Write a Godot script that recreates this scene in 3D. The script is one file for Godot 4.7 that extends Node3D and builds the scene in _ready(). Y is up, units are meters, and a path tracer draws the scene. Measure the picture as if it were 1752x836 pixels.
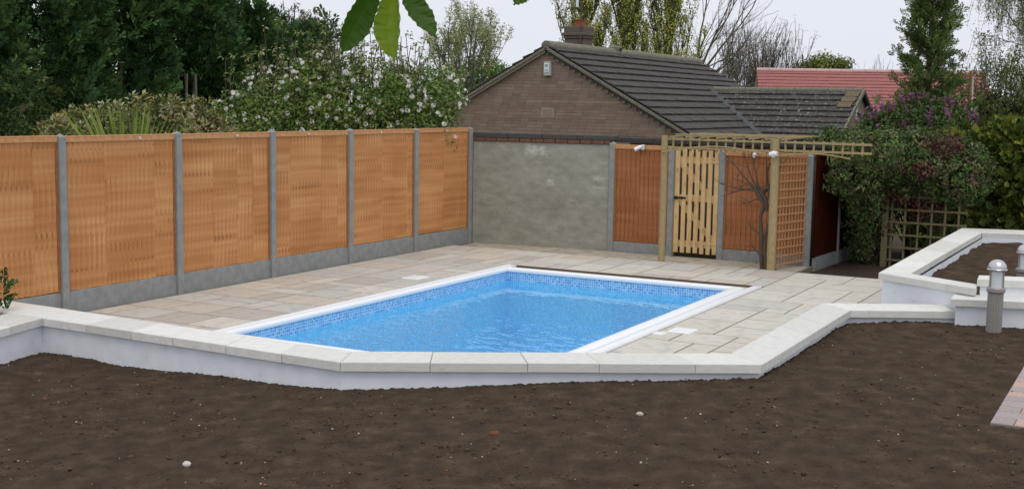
extends Node3D
# A garden swimming pool with paved surround, timber fences, a brick bungalow behind and raw topsoil in front.

var rng := RandomNumberGenerator.new()
var M := {}
var used := {}


# ---------------------------------------------------------------- mesh builder
class MB:
	var v := PackedVector3Array()
	var n := PackedVector3Array()
	var uv := PackedVector2Array()
	var c := PackedColorArray()
	var tint := Color(1, 1, 1)

	func tri(a: Vector3, b: Vector3, d: Vector3, out: Vector3, ua := Vector2(), ub := Vector2(), ud := Vector2()) -> void:
		var nn := (d - a).cross(b - a).normalized()
		if nn.dot(out) < 0.0:
			nn = -nn
			v.append_array([a, d, b])
			uv.append_array([ua, ud, ub])
		else:
			v.append_array([a, b, d])
			uv.append_array([ua, ub, ud])
		n.append_array([nn, nn, nn])
		c.append_array([tint, tint, tint])

	func quad(a: Vector3, b: Vector3, d: Vector3, e: Vector3, out: Vector3, u := Rect2(0, 0, 1, 1)) -> void:
		var p := u.position
		var q := u.end
		tri(a, b, d, out, p, Vector2(q.x, p.y), q)
		tri(a, d, e, out, p, q, Vector2(p.x, q.y))

	func stri(a: Vector3, b: Vector3, d: Vector3, na: Vector3, nb: Vector3, nd: Vector3) -> void:
		var nn := (d - a).cross(b - a)
		if nn.dot(na + nb + nd) < 0.0:
			v.append_array([a, d, b])
			n.append_array([na, nd, nb])
		else:
			v.append_array([a, b, d])
			n.append_array([na, nb, nd])
		uv.append_array([Vector2(), Vector2(), Vector2()])
		c.append_array([tint, tint, tint])

	func squad(a: Vector3, b: Vector3, d: Vector3, e: Vector3, na: Vector3, nb: Vector3, nd: Vector3, ne: Vector3) -> void:
		stri(a, b, d, na, nb, nd)
		stri(a, d, e, na, nd, ne)

	# box with chamfered edges
	func box(t: Transform3D, s: Vector3, bev := 0.0) -> void:
		var h := s * 0.5
		bev = minf(bev, minf(h.x, minf(h.y, h.z)) * 0.9)
		var inn := h - Vector3(bev, bev, bev)
		for ax in 3:
			var a1 := (ax + 1) % 3
			var a2 := (ax + 2) % 3
			for sg in [-1.0, 1.0]:
				var p := []
				for k in [[-1, -1], [1, -1], [1, 1], [-1, 1]]:
					var q := Vector3()
					q[ax] = h[ax] * sg
					q[a1] = inn[a1] * k[0]
					q[a2] = inn[a2] * k[1]
					p.append(t * q)
				var o := Vector3()
				o[ax] = sg
				quad(p[0], p[1], p[2], p[3], t.basis * o)
		if bev <= 0.0:
			return
		for ax in 3:
			var a1 := (ax + 1) % 3
			var a2 := (ax + 2) % 3
			for s1 in [-1.0, 1.0]:
				for s2 in [-1.0, 1.0]:
					var p := []
					for k in [[-1, 0], [1, 0], [1, 1], [-1, 1]]:
						var q := Vector3()
						q[ax] = inn[ax] * k[0]
						q[a1] = (h[a1] if k[1] == 0 else inn[a1]) * s1
						q[a2] = (inn[a2] if k[1] == 0 else h[a2]) * s2
						p.append(t * q)
					var o := Vector3()
					o[a1] = s1
					o[a2] = s2
					quad(p[0], p[1], p[2], p[3], t.basis * o)
		for sx in [-1.0, 1.0]:
			for sy in [-1.0, 1.0]:
				for sz in [-1.0, 1.0]:
					var sv := Vector3(sx, sy, sz)
					tri(t * (Vector3(h.x, inn.y, inn.z) * sv), t * (Vector3(inn.x, h.y, inn.z) * sv), t * (Vector3(inn.x, inn.y, h.z) * sv), t.basis * sv)

	func abox(lo: Vector3, hi: Vector3, bev := 0.0) -> void:
		box(Transform3D(Basis(), (lo + hi) * 0.5), hi - lo, bev)

	# straight bar of rectangular section between two points
	func bar(a: Vector3, b: Vector3, w: float, th: float, up := Vector3.UP, bev := 0.0) -> void:
		var z := (b - a).normalized()
		var x := up.cross(z).normalized()
		var y := z.cross(x)
		box(Transform3D(Basis(x, y, z), (a + b) * 0.5), Vector3(w, th, a.distance_to(b)), bev)

	func tube(pts: PackedVector3Array, rad: PackedFloat32Array, sides := 6, cap := true) -> void:
		var rings := []
		var nor := []
		var ref := Vector3(0.31, 0.2, 0.93).normalized()
		for i in pts.size():
			var d := (pts[mini(i + 1, pts.size() - 1)] - pts[maxi(i - 1, 0)]).normalized()
			var x := ref.cross(d)
			if x.length() < 0.05:
				x = Vector3.RIGHT.cross(d)
			x = x.normalized()
			var y := d.cross(x)
			var r := PackedVector3Array()
			var m := PackedVector3Array()
			for k in sides:
				var a := TAU * k / sides
				var o := x * cos(a) + y * sin(a)
				r.append(pts[i] + o * rad[i])
				m.append(o)
			rings.append(r)
			nor.append(m)
		for i in pts.size() - 1:
			for k in sides:
				var k2 := (k + 1) % sides
				squad(rings[i][k], rings[i][k2], rings[i + 1][k2], rings[i + 1][k], nor[i][k], nor[i][k2], nor[i + 1][k2], nor[i + 1][k])
		if cap:
			for e in [0, pts.size() - 1]:
				var d: Vector3 = (pts[e] - pts[1 if e == 0 else e - 1]).normalized()
				for k in range(1, sides - 1):
					tri(rings[e][0], rings[e][k], rings[e][k + 1], d)

	# profile of (radius, height) turned about the y axis at p
	func lathe(prof: PackedVector2Array, sides: int, p := Vector3(), flute := 0.0) -> void:
		for i in prof.size() - 1:
			var a := prof[i]
			var b := prof[i + 1]
			var t := (b - a).normalized()
			for k in sides:
				var q := []
				var m := []
				for kk in [k, k + 1]:
					var ang: float = TAU * kk / sides
					var f := 1.0 - (flute if kk % 2 == 1 else 0.0)
					var dir := Vector3(cos(ang), 0, sin(ang))
					q.append(p + dir * a.x * f + Vector3.UP * a.y)
					q.append(p + dir * b.x * f + Vector3.UP * b.y)
					m.append((dir * t.y - Vector3.UP * t.x).normalized())
				if flute > 0.0:
					quad(q[0], q[2], q[3], q[1], m[0] + m[1])
				else:
					squad(q[0], q[2], q[3], q[1], m[0], m[1], m[1], m[0])

	# upright prism over a convex outline (x, z), its top edges chamfered
	func prism(poly: PackedVector2Array, y0: float, y1: float, bev := 0.0, tops := PackedFloat32Array()) -> void:
		var k := poly.size()
		var mid := Vector2()
		for p in poly:
			mid += p / k
		var ins := PackedVector2Array()
		for i in k:
			var e1 := (poly[i] - poly[(i + k - 1) % k]).normalized()
			var e2 := (poly[(i + 1) % k] - poly[i]).normalized()
			var d := (e2 - e1)
			var s := absf(e1.cross(e2))
			ins.append(poly[i] + (d / maxf(s, 0.2)) * bev if bev > 0.0 and s > 0.02 else poly[i])
		var top := func(i: int) -> float: return tops[i] if tops.size() else y1
		for i in k:
			var j := (i + 1) % k
			var o2 := (poly[i] + poly[j]) * 0.5 - mid
			var o := Vector3(o2.x, 0, o2.y)
			var e := poly[j] - poly[i]
			o = Vector3(e.y, 0, -e.x) * signf(Vector2(e.y, -e.x).dot(o2))
			var a := Vector3(poly[i].x, top.call(i) - bev, poly[i].y)
			var b := Vector3(poly[j].x, top.call(j) - bev, poly[j].y)
			quad(Vector3(a.x, y0 if not tops.size() else a.y - (y1 - y0), a.z), Vector3(b.x, y0 if not tops.size() else b.y - (y1 - y0), b.z), b, a, o)
			var a2 := Vector3(ins[i].x, top.call(i), ins[i].y)
			var b2 := Vector3(ins[j].x, top.call(j), ins[j].y)
			if bev > 0.0:
				quad(a, b, b2, a2, o.normalized() + Vector3.UP)
		for i in range(1, k - 1):
			tri(Vector3(ins[0].x, top.call(0), ins[0].y), Vector3(ins[i].x, top.call(i), ins[i].y), Vector3(ins[i + 1].x, top.call(i + 1), ins[i + 1].y), Vector3.UP)
			tri(Vector3(poly[0].x, y0 if not tops.size() else top.call(0) - (y1 - y0), poly[0].y), Vector3(poly[i].x, y0 if not tops.size() else top.call(i) - (y1 - y0), poly[i].y), Vector3(poly[i + 1].x, y0 if not tops.size() else top.call(i + 1) - (y1 - y0), poly[i + 1].y), Vector3.DOWN)

	func mesh() -> ArrayMesh:
		var a := []
		a.resize(Mesh.ARRAY_MAX)
		a[Mesh.ARRAY_VERTEX] = v
		a[Mesh.ARRAY_NORMAL] = n
		a[Mesh.ARRAY_TEX_UV] = uv
		a[Mesh.ARRAY_COLOR] = c
		var m := ArrayMesh.new()
		m.add_surface_from_arrays(Mesh.PRIMITIVE_TRIANGLES, a)
		return m


# ---------------------------------------------------------------- scene helpers
func numbered(called: String) -> String:
	var k: int = used.get(called, 0)
	used[called] = k + 1
	return called if k == 0 else "%s_%03d" % [called, k]


func tag(o: Node, label: String, category: String, group := "") -> Node:
	o.set_meta("label", label)
	o.set_meta("category", category)
	if group:
		o.set_meta("group", group)
	return o


func thing(called: String, label: String, category: String, at := Vector3.ZERO, group := "") -> Node3D:
	var o := Node3D.new()
	o.name = numbered(called)
	o.position = at
	add_child(o)
	tag(o, label, category, group)
	return o


# one named mesh under parent; positions in m are in world space and are shifted to the parent's own
func part(called: String, m: Mesh, mat: Material, parent: Node = null) -> MeshInstance3D:
	var o := MeshInstance3D.new()
	o.mesh = m
	o.material_override = mat
	if parent == null:
		o.name = numbered(called)
		add_child(o)
	else:
		var names: Dictionary = parent.get_meta("names") if parent.has_meta("names") else {}
		var k: int = names.get(called, 0)
		names[called] = k + 1
		parent.set_meta("names", names)
		o.name = called if k == 0 else "%s_%03d" % [called, k]
		parent.add_child(o, true)
	return o


func build(called: String, b: MB, mat: Material, parent: Node = null) -> MeshInstance3D:
	return part(called, b.mesh(), mat, parent)


func struct(called: String, b: MB, mat: Material) -> MeshInstance3D:
	var o := build(called, b, mat)
	o.set_meta("kind", "structure")
	return o


func many(called: String, m: Mesh, mat: Material, at: Array, cols: PackedColorArray, parent: Node = null) -> MultiMeshInstance3D:
	var mm := MultiMesh.new()
	mm.transform_format = MultiMesh.TRANSFORM_3D
	mm.use_colors = true
	mm.mesh = m
	mm.instance_count = at.size()
	for i in at.size():
		mm.set_instance_transform(i, at[i])
		mm.set_instance_color(i, cols[i])
	var o := MultiMeshInstance3D.new()
	o.multimesh = mm
	o.material_override = mat
	o.name = numbered(called) if parent == null else called
	(parent if parent else self).add_child(o, true)
	return o


func lin(r: int, g: int, b: int) -> Color:
	return Color8(r, g, b).srgb_to_linear()


func rough(c: Color, r := 0.8, spec := 0.3) -> StandardMaterial3D:
	var m := StandardMaterial3D.new()
	m.albedo_color = c
	m.roughness = r
	m.metallic_specular = spec
	return m


func noise(seed_: int, freq: float, octaves := 4, kind := FastNoiseLite.TYPE_SIMPLEX_SMOOTH) -> FastNoiseLite:
	var f := FastNoiseLite.new()
	f.seed = seed_
	f.frequency = freq
	f.noise_type = kind
	f.fractal_octaves = octaves
	return f


func ntex(seed_: int, freq: float, stops: Array, octaves := 4, size := 512, kind := FastNoiseLite.TYPE_SIMPLEX_SMOOTH) -> NoiseTexture2D:
	var t := NoiseTexture2D.new()
	t.width = size
	t.height = size
	t.seamless = true
	t.noise = noise(seed_, freq, octaves, kind)
	var g := Gradient.new()
	var off := PackedFloat32Array()
	var col := PackedColorArray()
	for s in stops:
		off.append(s[0])
		col.append(s[1])
	g.offsets = off
	g.colors = col
	t.color_ramp = g
	return t


func nbump(seed_: int, freq: float, strength := 4.0, octaves := 4, size := 512) -> NoiseTexture2D:
	var t := NoiseTexture2D.new()
	t.width = size
	t.height = size
	t.seamless = true
	t.noise = noise(seed_, freq, octaves)
	t.as_normal_map = true
	t.bump_strength = strength
	return t


func grey(x: float) -> Color:
	return Color(x, x, x)


# world-space material: a noise colour texture and a noise relief
func stone(tex: Texture2D, scale: float, bump: Texture2D = null, bscale := 1.0, r := 0.85, tint := Color(1, 1, 1), spec := 0.3) -> StandardMaterial3D:
	var m := rough(tint, r, spec)
	m.albedo_texture = tex
	m.uv1_triplanar = true
	m.uv1_world_triplanar = true
	m.uv1_scale = Vector3(scale, scale, scale)
	if bump:
		m.normal_enabled = true
		m.normal_texture = bump
		m.normal_scale = bscale
	return m


func vcol(r := 0.7, spec := 0.25, back := Color(0, 0, 0)) -> StandardMaterial3D:
	var m := rough(Color(1, 1, 1), r, spec)
	m.vertex_color_use_as_albedo = true
	if back != Color(0, 0, 0):
		m.backlight_enabled = true
		m.backlight = back
	return m


func rnd(a: float, b: float) -> float:
	return rng.randf_range(a, b)


func rdir() -> Vector3:
	var z := rnd(-1, 1)
	var a := rnd(0, TAU)
	return Vector3(sqrt(1 - z * z) * cos(a), z, sqrt(1 - z * z) * sin(a))


# plank texture: grain running along v, knots, pale and dark streaks; covers a metre across and two along
func plank_image(base: Color, dark: Color, light: Color, seed_: int, w := 256, h := 512) -> ImageTexture:
	var im := Image.create_empty(w, h, false, Image.FORMAT_RGB8)
	var g := noise(seed_, 0.05, 3)
	var s := noise(seed_ + 1, 0.012, 3)
	var b := noise(seed_ + 2, 0.02, 2)
	var r := RandomNumberGenerator.new()
	r.seed = seed_
	var knots := []
	for i in 60:
		knots.append([r.randf() * w, r.randf() * h, r.randf_range(1.6, 3.6), r.randf_range(4.0, 9.0), r.randf_range(0.25, 0.75)])
	for y in h:
		for x in w:
			var warp := 0.0
			var k := 0.0
			for q in knots:
				var dy: float = y - q[1]
				if absf(dy) > 40.0:
					continue
				var dx: float = x - q[0]
				if absf(dx) > 20.0:
					continue
				var d: float = (dx * dx) / (q[2] * q[2]) + (dy * dy) / (q[3] * q[3])
				k = maxf(k, q[4] * exp(-d * 0.9))
				warp += exp(-d * 0.16) * 3.0 * signf(dx)
			var gr := g.get_noise_2d((x + warp) * 6.0, y * 0.5)
			var st := s.get_noise_2d((x + warp) * 4.0, y * 0.35)
			var bl := b.get_noise_2d(x * 0.6, y * 0.5)
			var bd := b.get_noise_2d(x * 0.22 + 500.0, y * 1.6)
			var c := base.lerp(dark, clampf(0.3 * maxf(gr, 0.0) + 0.35 * maxf(-st, 0.0) + 0.2 * maxf(bl, 0) + 0.25 * maxf(-bd, 0.0), 0, 1))
			c = c.lerp(light, clampf(0.5 * maxf(st, 0.0) + 0.3 * maxf(-bl, 0) + 0.3 * maxf(bd, 0.0), 0, 1))
			c = c.lerp(dark.darkened(0.3), k * 0.8)
			im.set_pixel(x, y, c)
	return ImageTexture.create_from_image(im)


# printed mosaic of a pool liner: joints and little squares in several blues
func mosaic_image(cols: Array, joint: Color, tiles: Vector2i, px: int, seed_: int) -> ImageTexture:
	var im := Image.create_empty(tiles.x * px, tiles.y * px, false, Image.FORMAT_RGB8)
	im.fill(joint)
	var r := RandomNumberGenerator.new()
	r.seed = seed_
	for j in tiles.y:
		for i in tiles.x:
			var c: Color = cols[r.randi() % cols.size()]
			im.fill_rect(Rect2i(i * px + 1, j * px + 1, px - 1, px - 1), c.lightened(r.randf() * 0.12).darkened(r.randf() * 0.12))
	return ImageTexture.create_from_image(im)


# trowelled grey render: sideways smears, faint courses showing through, pale dry patches and a damp middle
func render_image(w := 384, h := 330) -> ImageTexture:
	var im := Image.create_empty(w, h, false, Image.FORMAT_RGB8)
	var a := noise(81, 0.012, 4)
	var b := noise(82, 0.03, 3)
	var c := noise(83, 0.2, 2)
	var pale := [[0.46, 0.06, 0.09, 0.05, 0.8], [0.57, 0.32, 0.04, 0.035, 0.9], [0.92, 0.28, 0.05, 0.025, 0.8], [0.92, 0.355, 0.05, 0.025, 0.75], [0.74, 0.46, 0.04, 0.025, 0.5], [0.53, 0.70, 0.1, 0.02, 0.4], [0.6, 0.96, 0.04, 0.03, 0.6], [0.12, 0.52, 0.05, 0.02, 0.4], [0.78, 0.8, 0.12, 0.02, 0.3], [0.3, 0.15, 0.03, 0.03, 0.3], [0.43, 0.97, 0.04, 0.02, 0.5]]
	for y in h:
		for x in w:
			var u := float(x) / w
			var v := float(y) / h
			var t := 0.5 + 0.2 * a.get_noise_2d(x * 0.8, y * 1.3) + 0.24 * b.get_noise_2d(x * 0.7, y * 1.3) + 0.12 * b.get_noise_2d(x * 2.5, y * 2.8) + 0.07 * c.get_noise_2d(x, y)
			t += 0.035 * sin(v * 22.0 * PI) * (0.5 + b.get_noise_2d(x * 0.2 + 300, y * 0.3))
			t -= 0.20 * exp(-pow((u - 0.52) / 0.2, 2.0) - pow((v - 0.5) / 0.12, 2.0))
			var col := Color8(128, 125, 113).lerp(Color8(180, 178, 167), clampf(t, 0, 1))
			var wob: float = 0.02 * b.get_noise_2d(x * 2.0 + 50, y * 2.0)
			for q in pale:
				var dx: float = clampf((q[2] - absf(u - q[0] + wob)) * 45.0, 0, 1)
				var dy: float = clampf((q[3] - absf(v - q[1] + wob)) * 45.0, 0, 1)
				col = col.lerp(Color8(204, 203, 194), dx * dy * q[4] * (0.6 + 0.5 * c.get_noise_2d(x * 0.3, y * 0.3)))
			col = col.lerp(Color8(92, 86, 72), 0.5 * clampf((v - 0.93) * 12.0 + 0.6 * b.get_noise_2d(x, 7), 0, 1))
			im.set_pixel(x, y, col)
	return ImageTexture.create_from_image(im)


func materials() -> void:
	var speck := nbump(31, 0.05, 3.0, 5)
	var grain := nbump(32, 0.2, 3.0, 4)
	# timber
	M.fence = rough(Color(1, 1, 1), 0.75, 0.25)
	M.fence.albedo_texture = plank_image(Color8(195, 136, 86), Color8(148, 94, 54), Color8(228, 182, 132), 5)
	M.fence.normal_enabled = true
	M.fence.normal_texture = nbump(33, 0.04, 2.0)
	M.fence.normal_scale = 0.3
	M.fence_red = rough(Color(1, 1, 1), 0.75, 0.25)
	M.fence_red.albedo_texture = plank_image(Color8(164, 108, 72), Color8(122, 72, 46), Color8(190, 138, 98), 6)
	M.fence_shaded = rough(Color8(96, 64, 56), 0.85, 0.15)  # reddish fence wood with the climbers' shade put into a darker tint
	M.fence_shaded.albedo_texture = M.fence_red.albedo_texture
	M.rail = stone(ntex(11, 0.02, [[0.0, Color8(186, 132, 88)], [1.0, Color8(212, 164, 118)]]), 1.3, grain, 0.3, 0.8)
	M.batten = stone(ntex(12, 0.02, [[0.0, Color8(134, 90, 56)], [1.0, Color8(172, 120, 78)]]), 1.3, grain, 0.3, 0.8)
	M.gate = rough(Color(1, 1, 1), 0.7, 0.3)
	M.gate.albedo_texture = plank_image(Color8(216, 184, 132), Color8(184, 142, 94), Color8(232, 206, 160), 7, 256, 384)
	M.pergola = stone(ntex(13, 0.03, [[0.0, Color8(138, 122, 88)], [0.5, Color8(166, 148, 110)], [1.0, Color8(188, 170, 128)]]), 1.6, grain, 0.4, 0.8)
	M.pergola_post = M.pergola.duplicate()
	M.pergola_post.uv1_scale = Vector3(5.0, 0.5, 5.0)
	M.lattice = stone(ntex(14, 0.03, [[0.0, Color8(166, 122, 84)], [1.0, Color8(192, 146, 106)]]), 1.6, grain, 0.3, 0.8)
	M.trellis = stone(ntex(15, 0.03, [[0.0, Color8(112, 106, 78)], [1.0, Color8(152, 142, 106)]]), 1.6, grain, 0.3, 0.8)
	# masonry
	M.concrete = stone(ntex(21, 0.015, [[0.0, Color8(134, 137, 136)], [0.5, Color8(144, 147, 146)], [0.8, Color8(152, 154, 152)], [1.0, Color8(138, 138, 132)]], 5), 0.8, speck, 0.14, 0.9)
	M.white = stone(ntex(22, 0.01, [[0.0, Color8(176, 171, 160)], [0.06, Color8(206, 205, 202)], [0.13, Color8(224, 228, 233)], [0.55, Color8(230, 234, 240)], [1.0, Color8(235, 239, 245)]], 6), 0.7, nbump(34, 0.09, 2.5, 4), 0.15, 0.85)
	M.cap = []
	for k in 4:
		var t := 0.985 - 0.02 * k
		M.cap.append(stone(ntex(23, 0.02, [[0.0, Color8(218, 217, 212)], [0.5, Color8(227, 226, 222)], [1.0, Color8(234, 233, 229)]], 5), 0.7 + 0.09 * k, speck, 0.3, 0.85, Color(t, t, t * [1.0, 0.985, 1.0, 0.99][k])))
	M.slab = []
	var st := ntex(24, 0.013, [[0.0, Color8(192, 189, 181)], [0.4, Color8(208, 205, 197)], [0.7, Color8(214, 210, 202)], [1.0, Color8(198, 194, 186)]], 5)
	var sb := nbump(35, 0.03, 5.0, 5)
	for t in [Color(0.965, 0.955, 0.94), Color(0.93, 0.92, 0.915), Color(0.96, 0.93, 0.90), Color(0.87, 0.85, 0.835), Color(0.95, 0.94, 0.915), Color(0.90, 0.90, 0.90), Color(0.93, 0.895, 0.875)]:
		M.slab.append(stone(st, 0.63, sb, 0.45, 0.85, t))
	M.mortar = stone(ntex(25, 0.05, [[0.0, Color8(116, 108, 96)], [1.0, Color8(146, 137, 122)]]), 1.0, speck, 0.5, 0.95)
	M.back_slab = stone(ntex(26, 0.012, [[0.0, Color8(146, 138, 124)], [0.5, Color8(172, 164, 150)], [1.0, Color8(186, 178, 162)]], 5), 0.5, speck, 0.4, 0.9)
	# patchy grey render, blotched where it is still drying
	M.chimney = stone(ntex(58, 0.05, [[0.0, Color8(92, 82, 76)], [1.0, Color8(124, 112, 102)]]), 1.2, speck, 0.4, 0.9)
	M.render = rough(Color(1, 1, 1), 0.95, 0.2)
	M.render.albedo_texture = render_image()
	M.render_side = stone(ntex(27, 0.02, [[0.0, Color8(108, 104, 90)], [1.0, Color8(140, 137, 124)]]), 0.5, speck, 0.3, 0.95)
	M.brick = stone(ntex(28, 0.03, [[0.0, Color8(88, 64, 54)], [0.5, Color8(112, 82, 68)], [1.0, Color8(132, 100, 84)]]), 1.2, speck, 0.4, 0.9)
	M.brick_joint = rough(Color8(104, 92, 82), 0.95, 0.2)
	M.brickwork = vcol(0.9, 0.2)
	M.coping_dark = stone(ntex(29, 0.04, [[0.0, Color8(62, 60, 60)], [1.0, Color8(96, 94, 92)]]), 1.2, speck, 0.4, 0.85)
	# roof tiles with lichen
	var lichen := ntex(41, 0.05, [[0.0, Color8(68, 65, 62)], [0.45, Color8(88, 84, 80)], [0.78, Color8(100, 96, 91)], [0.86, Color8(112, 110, 104)], [0.93, Color8(180, 180, 172)], [1.0, Color8(196, 196, 188)]], 4, 512)
	M.tile = stone(lichen, 0.35, speck, 0.4, 0.8, Color(0.86, 0.86, 0.87))
	M.tile_b = stone(lichen, 0.5, speck, 0.4, 0.8, Color(0.81, 0.81, 0.82))
	M.tile_lichen = stone(ntex(42, 0.035, [[0.0, Color8(64, 61, 59)], [0.42, Color8(84, 80, 77)], [0.74, Color8(94, 90, 86)], [0.79, Color8(130, 128, 120)], [0.84, Color8(188, 188, 178)], [1.0, Color8(204, 204, 194)]], 4, 512), 0.45, speck, 0.4, 0.8, Color(0.88, 0.88, 0.89))
	M.tile_gold = stone(ntex(43, 0.05, [[0.0, Color8(84, 80, 74)], [0.5, Color8(104, 96, 80)], [0.66, Color8(128, 108, 76)], [0.85, Color8(146, 124, 84)], [1.0, Color8(136, 126, 106)]]), 1.1, speck, 0.4, 0.85)
	M.ridge = stone(ntex(44, 0.04, [[0.0, Color8(100, 98, 90)], [0.5, Color8(124, 120, 108)], [1.0, Color8(146, 140, 120)]]), 0.7, speck, 0.4, 0.85)
	M.red_tile = stone(ntex(45, 0.03, [[0.0, Color8(146, 92, 92)], [1.0, Color8(172, 116, 114)]]), 0.5, speck, 0.3, 0.85)
	M.red_ridge = rough(Color8(206, 170, 168), 0.85)
	M.lead = rough(Color8(78, 80, 82), 0.7)
	M.wall_brown = stone(ntex(46, 0.03, [[0.0, Color8(140, 124, 112)], [1.0, Color8(158, 141, 128)]]), 0.6, speck, 0.3, 0.9)
	M.terracotta = rough(Color8(150, 84, 66), 0.85)
	M.block = []
	for t in [Color8(196, 168, 160), Color8(182, 168, 168), Color8(204, 176, 164), Color8(176, 164, 162)]:
		M.block.append(stone(ntex(47, 0.04, [[0.0, Color(0.82, 0.82, 0.82)], [1.0, Color(1, 1, 1)]]), 1.3, speck, 0.4, 0.9, t))
	# plastics, metals, glass
	M.plastic = rough(Color8(238, 240, 243), 0.35, 0.5)
	M.plastic_dull = rough(Color8(206, 208, 206), 0.5, 0.4)
	M.box_grey = rough(Color8(176, 184, 182), 0.5, 0.4)
	M.steel = rough(Color8(196, 196, 198), 0.32, 0.5)
	M.steel.metallic = 0.85
	M.steel_dull = stone(ntex(48, 0.05, [[0.0, Color8(140, 137, 135)], [1.0, Color8(176, 172, 168)]]), 3.0, null, 1.0, 0.5, Color(1, 1, 1), 0.5)
	M.steel_dull.metallic = 0.4
	M.opal = rough(Color8(214, 222, 226), 0.3, 0.5)
	M.black = rough(Color8(34, 33, 32), 0.6)
	M.slot = rough(Color8(116, 104, 90), 0.9)
	# pool
	var blues := [Color8(100, 176, 240), Color8(130, 196, 247), Color8(82, 154, 230), Color8(152, 208, 250), Color8(112, 186, 244), Color8(94, 166, 234)]
	M.tile_band = rough(Color(1, 1, 1), 0.3, 0.5)
	M.tile_band.albedo_texture = mosaic_image(blues, Color8(214, 232, 246), Vector2i(32, 5), 6, 3)
	M.liner = rough(Color(1, 1, 1), 0.4, 0.3)
	M.liner.albedo_texture = mosaic_image([Color8(104, 204, 252), Color8(118, 212, 254), Color8(136, 220, 255), Color8(110, 208, 252), Color8(156, 228, 255), Color8(92, 194, 248)], Color8(118, 212, 252), Vector2i(48, 48), 4, 4)
	M.water = StandardMaterial3D.new()
	M.water.transparency = BaseMaterial3D.TRANSPARENCY_ALPHA
	M.water.albedo_color = Color(0.55, 0.8, 1.0, 0.04)
	M.water.roughness = 0.02
	M.water.metallic_specular = 0.37
	# soil
	M.soil = stone(ntex(51, 0.011, [[0.0, Color8(64, 53, 44)], [0.35, Color8(75, 63, 53)], [0.6, Color8(81, 69, 58)], [0.8, Color8(90, 77, 65)], [1.0, Color8(106, 91, 77)]], 8, 1024), 0.3, nbump(37, 0.25, 6.0, 4, 1024), 0.8, 0.98, Color(1, 1, 1), 0.1)
	M.pebble = vcol(0.9, 0.2)
	M.ground = stone(ntex(52, 0.02, [[0.0, Color8(70, 82, 44)], [1.0, Color8(104, 116, 66)]]), 0.4, speck, 0.5, 0.95)
	M.bed = stone(ntex(53, 0.03, [[0.0, Color8(60, 50, 42)], [1.0, Color8(88, 76, 64)]]), 0.8, speck, 0.8, 0.98)
	# plants
	M.leaf = vcol(0.55, 0.25, Color(0.35, 0.4, 0.2))
	M.needle = vcol(0.75, 0.15, Color(0.1, 0.12, 0.06))
	M.petal = vcol(0.7, 0.2, Color(0.9, 0.9, 0.9))
	M.twig = vcol(0.9, 0.15)
	M.bark = stone(ntex(54, 0.05, [[0.0, Color8(74, 64, 54)], [1.0, Color8(118, 104, 90)]]), 1.5, nbump(38, 0.06, 6.0), 0.8, 0.95)
	M.bark_grey = stone(ntex(55, 0.05, [[0.0, Color8(92, 88, 80)], [1.0, Color8(136, 130, 118)]]), 1.5, nbump(38, 0.06, 6.0), 0.6, 0.95)
	M.bark_olive = stone(ntex(56, 0.05, [[0.0, Color8(78, 76, 56)], [1.0, Color8(112, 108, 82)]]), 1.5, nbump(38, 0.06, 6.0), 0.6, 0.95)
	M.chestnut_lit = rough(Color8(104, 126, 36), 0.5, 0.35)  # light through the middle leaflet, painted in as a yellower leaf colour
	M.chestnut_lit.backlight_enabled = true
	M.chestnut_lit.backlight = Color(0.5, 0.6, 0.08)
	M.chestnut = rough(Color8(82, 108, 42), 0.5, 0.35)
	M.chestnut.albedo_texture = ntex(57, 0.02, [[0.0, Color(0.8, 0.85, 0.75)], [1.0, Color(1, 1, 1)]])
	M.chestnut.backlight_enabled = true
	M.chestnut.backlight = Color(0.55, 0.75, 0.1)


# ---------------------------------------------------------------- the setting
func camera_and_light() -> void:
	var cam := Camera3D.new()
	cam.name = "camera"
	cam.position = Vector3(11.2572, 2.5323, 10.004)
	cam.rotation = Vector3(-0.1145, 0.4912, 0.0164)
	cam.fov = rad_to_deg(2.0 * atan(418.0 / 2104.1))
	cam.near = 0.1
	cam.far = 1500.0
	add_child(cam)
	var w := WorldEnvironment.new()
	w.name = "environment"
	var e := Environment.new()
	e.background_mode = Environment.BG_SKY
	var s := ProceduralSkyMaterial.new()
	s.sky_top_color = Color8(240, 244, 252)
	s.sky_horizon_color = Color8(228, 232, 241)
	s.sky_curve = 0.25
	s.ground_bottom_color = Color8(90, 86, 78)
	s.ground_horizon_color = Color8(150, 150, 148)
	s.sky_energy_multiplier = 1.0
	s.sky_cover = ntex(91, 0.004, [[0.0, Color(0, 0, 0, 1)], [0.5, Color(0.4, 0.4, 0.4, 1)], [1.0, Color(1, 1, 1, 1)]], 4, 512)
	s.sky_cover_modulate = Color(0.05, 0.05, 0.05)
	var sky := Sky.new()
	sky.sky_material = s
	e.sky = sky
	e.tonemap_mode = Environment.TONE_MAPPER_LINEAR
	e.tonemap_exposure = 1.0
	e.ambient_light_source = Environment.AMBIENT_SOURCE_SKY
	e.sdfgi_enabled = true
	e.ssao_enabled = true
	e.ssil_enabled = true
	w.environment = e
	add_child(w)
	var sun := DirectionalLight3D.new()
	sun.name = "sun"
	sun.light_energy = 0.3
	sun.light_color = Color(1.0, 0.97, 0.92)
	sun.light_angular_distance = 30.0
	sun.shadow_enabled = true
	sun.sky_mode = DirectionalLight3D.SKY_MODE_LIGHT_ONLY
	add_child(sun)
	sun.look_at_from_position(Vector3(3.0, 10.0, 3.5), Vector3.ZERO)


const BORDER := [[0.05, 1.2], [1.2, 1.2], [5.0, 1.34], [8.02, -0.5], [8.02, -3.95], [8.35, -4.3], [8.35, -8.72], [0.05, -8.72]]

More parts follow.
